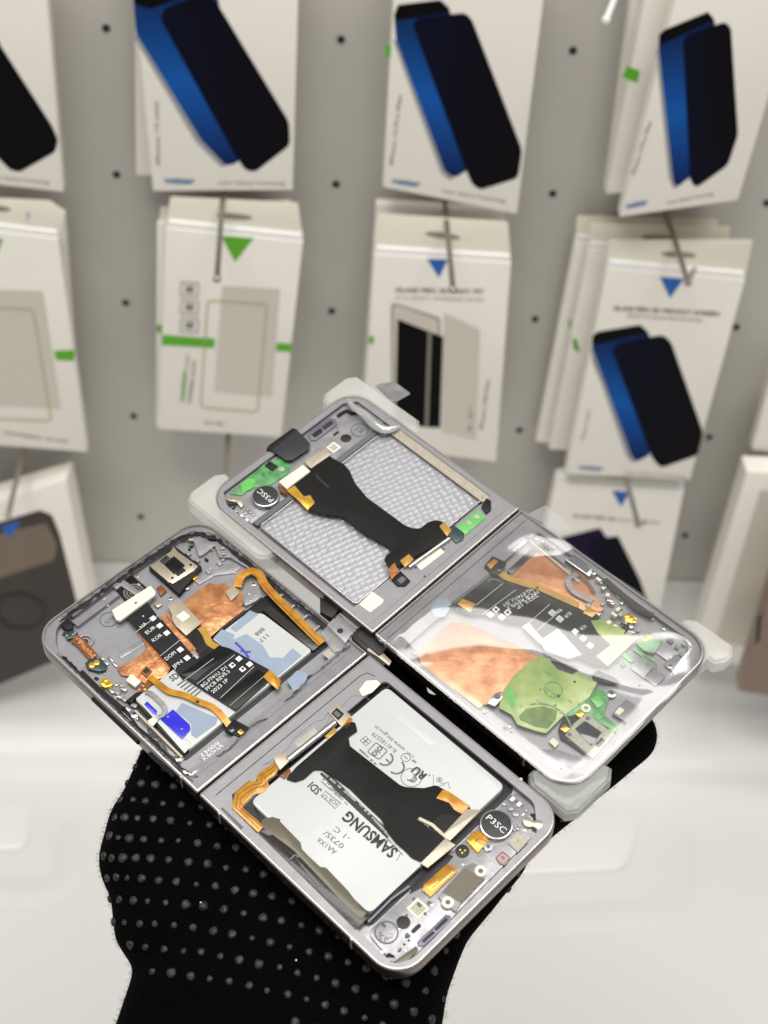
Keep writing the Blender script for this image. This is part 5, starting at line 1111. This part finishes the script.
c.art('grey_panel', [(222,286),(280,289),(272,397),(214,392)], M_PGRY, r=3); outline(c.h, 'green_outline', [(207,300),(268,304),(258,413),(200,408)], .9, .6, M_POLV, c.t, r=4)
c.art('green_bar', [(162,335),(215,339),(214,348),(162,345)], M_PGRN); c.art('green_bar', [(277,343),(292,344),(291,352),(276,351)], M_PGRN)
for y in (282, 300, 318):
    outline(c.h, 'icon_box', [(181,y),(199,y+1),(198,y+15),(180,y+14)], 1.1, .55, M_PGRY2, c.t); c.art('icon', [(186,y+4),(194,y+4.5),(193,y+11),(185,y+10)], M_PGRY2)
c.text('logo', [('vetter', (184,403), (187,370), 4.0, .02)], M_PGRN); c.text('small_print', [('TEMPERED GLASS', (191,405), (196,361), 2.6), ('2.5D', (188,370), (189,355), 2)]); c.text('small_print', [('9H HD', (204,424), (224,426), 3)])
c = Card('package', 'green edged white box just behind the second row green triangle box', [(157,224),(170,224),(166,430),(156,426)], 34, 34, 6); c.art('green_flash', [(157,325),(162,325),(162,334),(157,332)], M_PGRN)
c = Card('package', 'cream box behind the white package with the silver phone picture', [(376,205),(505,212),(496,440),(360,430)], 26, 26, 9)
c = Card('package', 'second row white box with blue triangle and a silver phone drawing, middle column', [(374,254),(511,263),(496,462),(362,445)], 48, 48, 10, tabq=[(378,214),(508,222),(511,262),(374,252)])
c.art('blue_triangle', [(427,259),(448,259),(439,278)], M_PBLU); c.text('heading', [('GLASS PEN 3D EASY FIT', (395,292), (484,294), 3.6, .02), ('FULL BODY TEMPERED GLASS', (396,299), (484,301), 2.0)])
c.art('phone_edge', [(391,305),(395,303),(440,318),(440,420),(434,428),(392,424)], M_PGRY2, r=4); c.art('phone_picture', [(393,307),(397,305),(438,320),(438,424),(394,420)], M_PGRY, r=4); c.art('screen_picture', [(397.5,319),(443,337),(440,428),(395,424)], M_PBLK)
c.art('glass_picture', [(444,313),(480,330),(476,440),(442,432)], M_PGRY, r=4); c.art('phone_edge', [(428,331),(431.5,332),(428,428),(425,427)], M_PGRY2); c.art('home_button', [(450,434),(455,434),(455,439),(450,439)], M_WHITE, r=2)
c.text('small_print', [('iPhone 7/8 Plus', (483,430), (490,380), 2.8), ('5.5"', (471,432), (473,405), 2.4)]); c.art('green_flash', [(369,336),(374,337),(373,344),(368,343)], M_PGRN)
for k_, (o_, d_) in enumerate((((-30,-20),18),((-17,-13),30))):
    c = Card('package', ['white box farthest back in the stack of the right column', 'white box in the middle of the right column stack, green mark on its edge'][k_], [(605+o_[0],262+o_[1]),(742+o_[0],272+o_[1]),(690+o_[0],470+o_[1]),(566+o_[0],462+o_[1])], d_, d_, 8, tabq=[(607+o_[0],236+o_[1]),(748+o_[0],240+o_[1]),(742+o_[0],273+o_[1]),(605+o_[0],262+o_[1])])
    c.art('green_flash', [(568+4*k_,320+18*k_),(573+4*k_,322+18*k_),(576+4*k_,334+18*k_),(570+4*k_,332+18*k_)], M_PGRN)
c = Card('package', 'white box leaning at the left of the right column stack, low and narrow', [(590,300),(640,300),(600,440),(541,416)], 10, 10, 7)
c = Card('package', 'second row white box with blue triangle and a blue and black phone picture, right column', [(607,268),(745,280),(690,480),(566,474)], 52, 52, 11, tabq=[(609,240),(753,240),(745,279),(606,266)])
c.phones([(592,337),(597,332),(640,325),(650,335),(650,455),(636,462),(630,455),(592,360)], [(612,350),(618,343),(663,335),(671,342),(703,432),(698,455),(661,468),(652,458)], [(590,350),(593,350),(631,455),(637,462),(631,462),(626,455)], [(592,337),(597,332),(640,325),(648,332),(594,345)])
c.art('blue_triangle', [(660,277),(684,279),(670,298)], M_PBLU)
c.text('heading', [('GLASS PEN 3D PRIVACY SCREEN', (613,310), (719,316), 3.4, .02), ('EDGE TO EDGE PROTECTION', (627,317), (702,322), 2.4)]); c.text('logo', [('vetter', (578,469), (603,471), 4, .03)], M_PCYAN); c.text('small_print', [(TXT3, (625,474), (686,478), 2.2)]); c.text('small_print', [('iPhone 13 Pro', (584,440), (591,410), 2.4)])
# row 3
c = Card('package', 'lower white box with blue triangle and dark phone picture, behind the rear phone', [(556,482),(684,490),(650,660),(520,640)], 44, 44, 12, tabq=[(562,468),(680,474),(684,490),(557,482)])
c.art('blue_triangle', [(612,491),(630,492),(621,507)], M_PBLU); c.text('heading', [('GLASS PEN 3D', (572,517), (616,521), 3.2, .02), ('PRIVACY SCREEN', (618,521), (660,524), 2.4)])
M_GV = M_GDRK; c.art('phone_picture', [(560,538),(600,528),(612,545),(600,640),(560,620)], pm('print_violet', (24,14,48), .5, spec=.1), r=4); c.art('phone_picture', [(590,540),(618,536),(640,580),(656,625),(610,650)], M_GDRK, r=4)
c = Card('package', 'tall white framed box of brown smartphone cover, at the right photo edge', [(747,472),(890,478),(860,690),(692,655)], 55, 55, 20, group=None, mat=M_CARD)
c.art('window', [(760,490),(880,492),(850,672),(715,640)], M_PGRY, r=3)
M_BRN = pm('brown_case', (58,50,44), .5, 0, var=(40,.1)); M_BRND = pm('brown_case_dark', (40,30,24), .5); M_BRNC = pm('clear_brown', (118,104,90), .5)
c = Card('phone_case', 'brown phone case in clear packaging at the right photo edge, just above the shelf', [(780,560),(900,560),(880,715),(739,692)], 110, 110, 16, group=None, mat=pm('taupe_case', (128,104,88), .4, coat=.4), cat='phone case', bev=3)
c.art('button', [(757,618),(762,612),(760,640),(755,645)], M_BRND, r=1)
c = Card('package', 'clear edged white package behind the tall box at the right photo edge', [(772,375),(900,380),(860,465),(752,450)], 30, 30, 10, group=None)
# brown case at bottom left
c = Card('package', 'white framed package with a dark brown phone case, lower left corner', [(-60,520),(66,480),(97,640),(-60,700)], 60, 70, 26, group=None)
c.art('phone_case', [(-55,548),(-10,525),(40,510),(52,515),(60,535),(84,630),(80,650),(-55,708)], M_BRN, r=6)
c.art('case_band', [(-55,552),(-10,536),(46,523),(57,545),(54,560),(0,578),(-55,600)], M_BRNC, r=5)
q = c.fr.px(20, 612, 1); bm = bmesh.new(); slab(bm, circ(q, 21, 40, 19), .9, 1.1, [circ(q, 18.5, 40, 16.5)]); link('magnet_ring', bm, M_BRND, c.t)
c.art('blue_triangle', [(0,526),(21,521),(10,538)], M_PBLU)
# hooks
def hook(u, v, u2, v2, d, label, up=None, col=M_HOOK):
    """rod standing out of the wall: passes the image point (u,v) at depth d and ends near (u2,v2)"""
    p = onwall(u, v, WALL-d*.001); best = None
    for k in range(5, 200):
        e = Vector((p.x, p.y-k*.001, p.z)); r = e-CAM; zc = RW.transposed() @ r; vv = 512+F*zc.y/zc.z
        if vv >= v2: best = e; break
    e = best or Vector((p.x, p.y-.1, p.z)); d2 = ray(u2, v2); e = CAM + d2*((e.y-CAM.y)/d2.y)
    t = thing('display_hook', label, 'hook', Matrix.Translation((p.x, WALL, p.z)), 'metal display hooks')
    o = Vector((p.x, WALL, p.z)); bm = bmesh.new(); pts = [Vector((0,0,0)), (p-o)*1000, (e-o)*1000]
    tube(bm, pts, 1.9, 10); link('prong', bm, col, t, smooth=50)
    bm = bmesh.new(); bmesh.ops.create_uvsphere(bm, u_segments=12, v_segments=8, radius=.0026, matrix=Matrix.Translation(e-o)); link('rounded_tip', bm, col, t)
    if up:
        d3 = ray(*up); e2 = CAM + d3*((e.y-.006-CAM.y)/d3.y); bm = bmesh.new(); tube(bm, [(e-o)*1000, (e2-o)*1000], 1.6, 8); link('upturned_end', bm, col, t, smooth=50)
hook(222,206,217,279,50, 'metal prong through the tab of the green triangle package')
hook(447,228,453,290,52, 'metal prong in front of the blue triangle on the silver phone package')
hook(677,247,688,283,56, 'bent metal prong above the right column blue triangle package', up=(695,268))
hook(626,478,638,525,50, 'metal prong in front of the lower blue triangle package', up=(645,522))
hook(25,445,8,515,30, 'long metal prong at the left edge above the brown case package')
hook(229,425,225,482,20, 'metal prong showing below the green triangle package')
hook(618,-10,606,20,70, 'bright white tipped prong at the top between two package columns', col=M_WHITE)

# ================================================================== LIGHT
w = bpy.data.worlds.new('World'); scene.world = w; w.use_nodes = True
bg = w.node_tree.nodes['Background']; bg.inputs[0].default_value = (1.0, .975, .95, 1); bg.inputs[1].default_value = .38
def area(name, loc, target, sx, sy, power, col=(1,.962,.918)):
    l = bpy.data.lights.new(name, 'AREA'); l.shape = 'RECTANGLE'; l.size = sx; l.size_y = sy; l.energy = power; l.color = col
    o = bpy.data.objects.new(name, l); COL.objects.link(o); o.location = loc
    d = Vector(target)-Vector(loc); o.rotation_euler = d.to_track_quat('-Z', 'Y').to_euler(); return o
area('ceiling_lamp', (-.55, -.35, 2.9), (-.1, .5, .5), 1.1, .4, 25)
area('ceiling_lamp', (.65, -.35, 2.9), (.1, .5, .5), 1.1, .4, 22)
area('ceiling_lamp', (.15, .66, 2.9), (.15, .6, 0), 2.2, .46, 25)

# ================================================================== CAMERA
cd = bpy.data.cameras.new('camera'); co = bpy.data.objects.new('camera', cd); COL.objects.link(co)
X = cw((1,0,0)); Yc = cw((0,-1,0)); Zc = cw((0,0,-1))
co.matrix_world = Matrix(((X.x,Yc.x,Zc.x,CAM.x),(X.y,Yc.y,Zc.y,CAM.y),(X.z,Yc.z,Zc.z,CAM.z),(0,0,0,1)))
cd.sensor_fit = 'HORIZONTAL'; cd.sensor_width = 36; cd.lens = F/768*36; cd.clip_start = .02; cd.clip_end = 50
cd.dof.use_dof = True; cd.dof.focus_distance = .452; cd.dof.aperture_fstop = 20
scene.camera = co
scene.render.resolution_x = 768; scene.render.resolution_y = 1024
scene.view_settings.view_transform = 'Standard'; scene.view_settings.look = 'None'; scene.view_settings.exposure = 0
scene.render.engine = 'CYCLES'

for o in bpy.data.objects:
    if o.get('label') and len(o['label'].split()) > 16: print('LONG', len(o['label'].split()), o['label'])
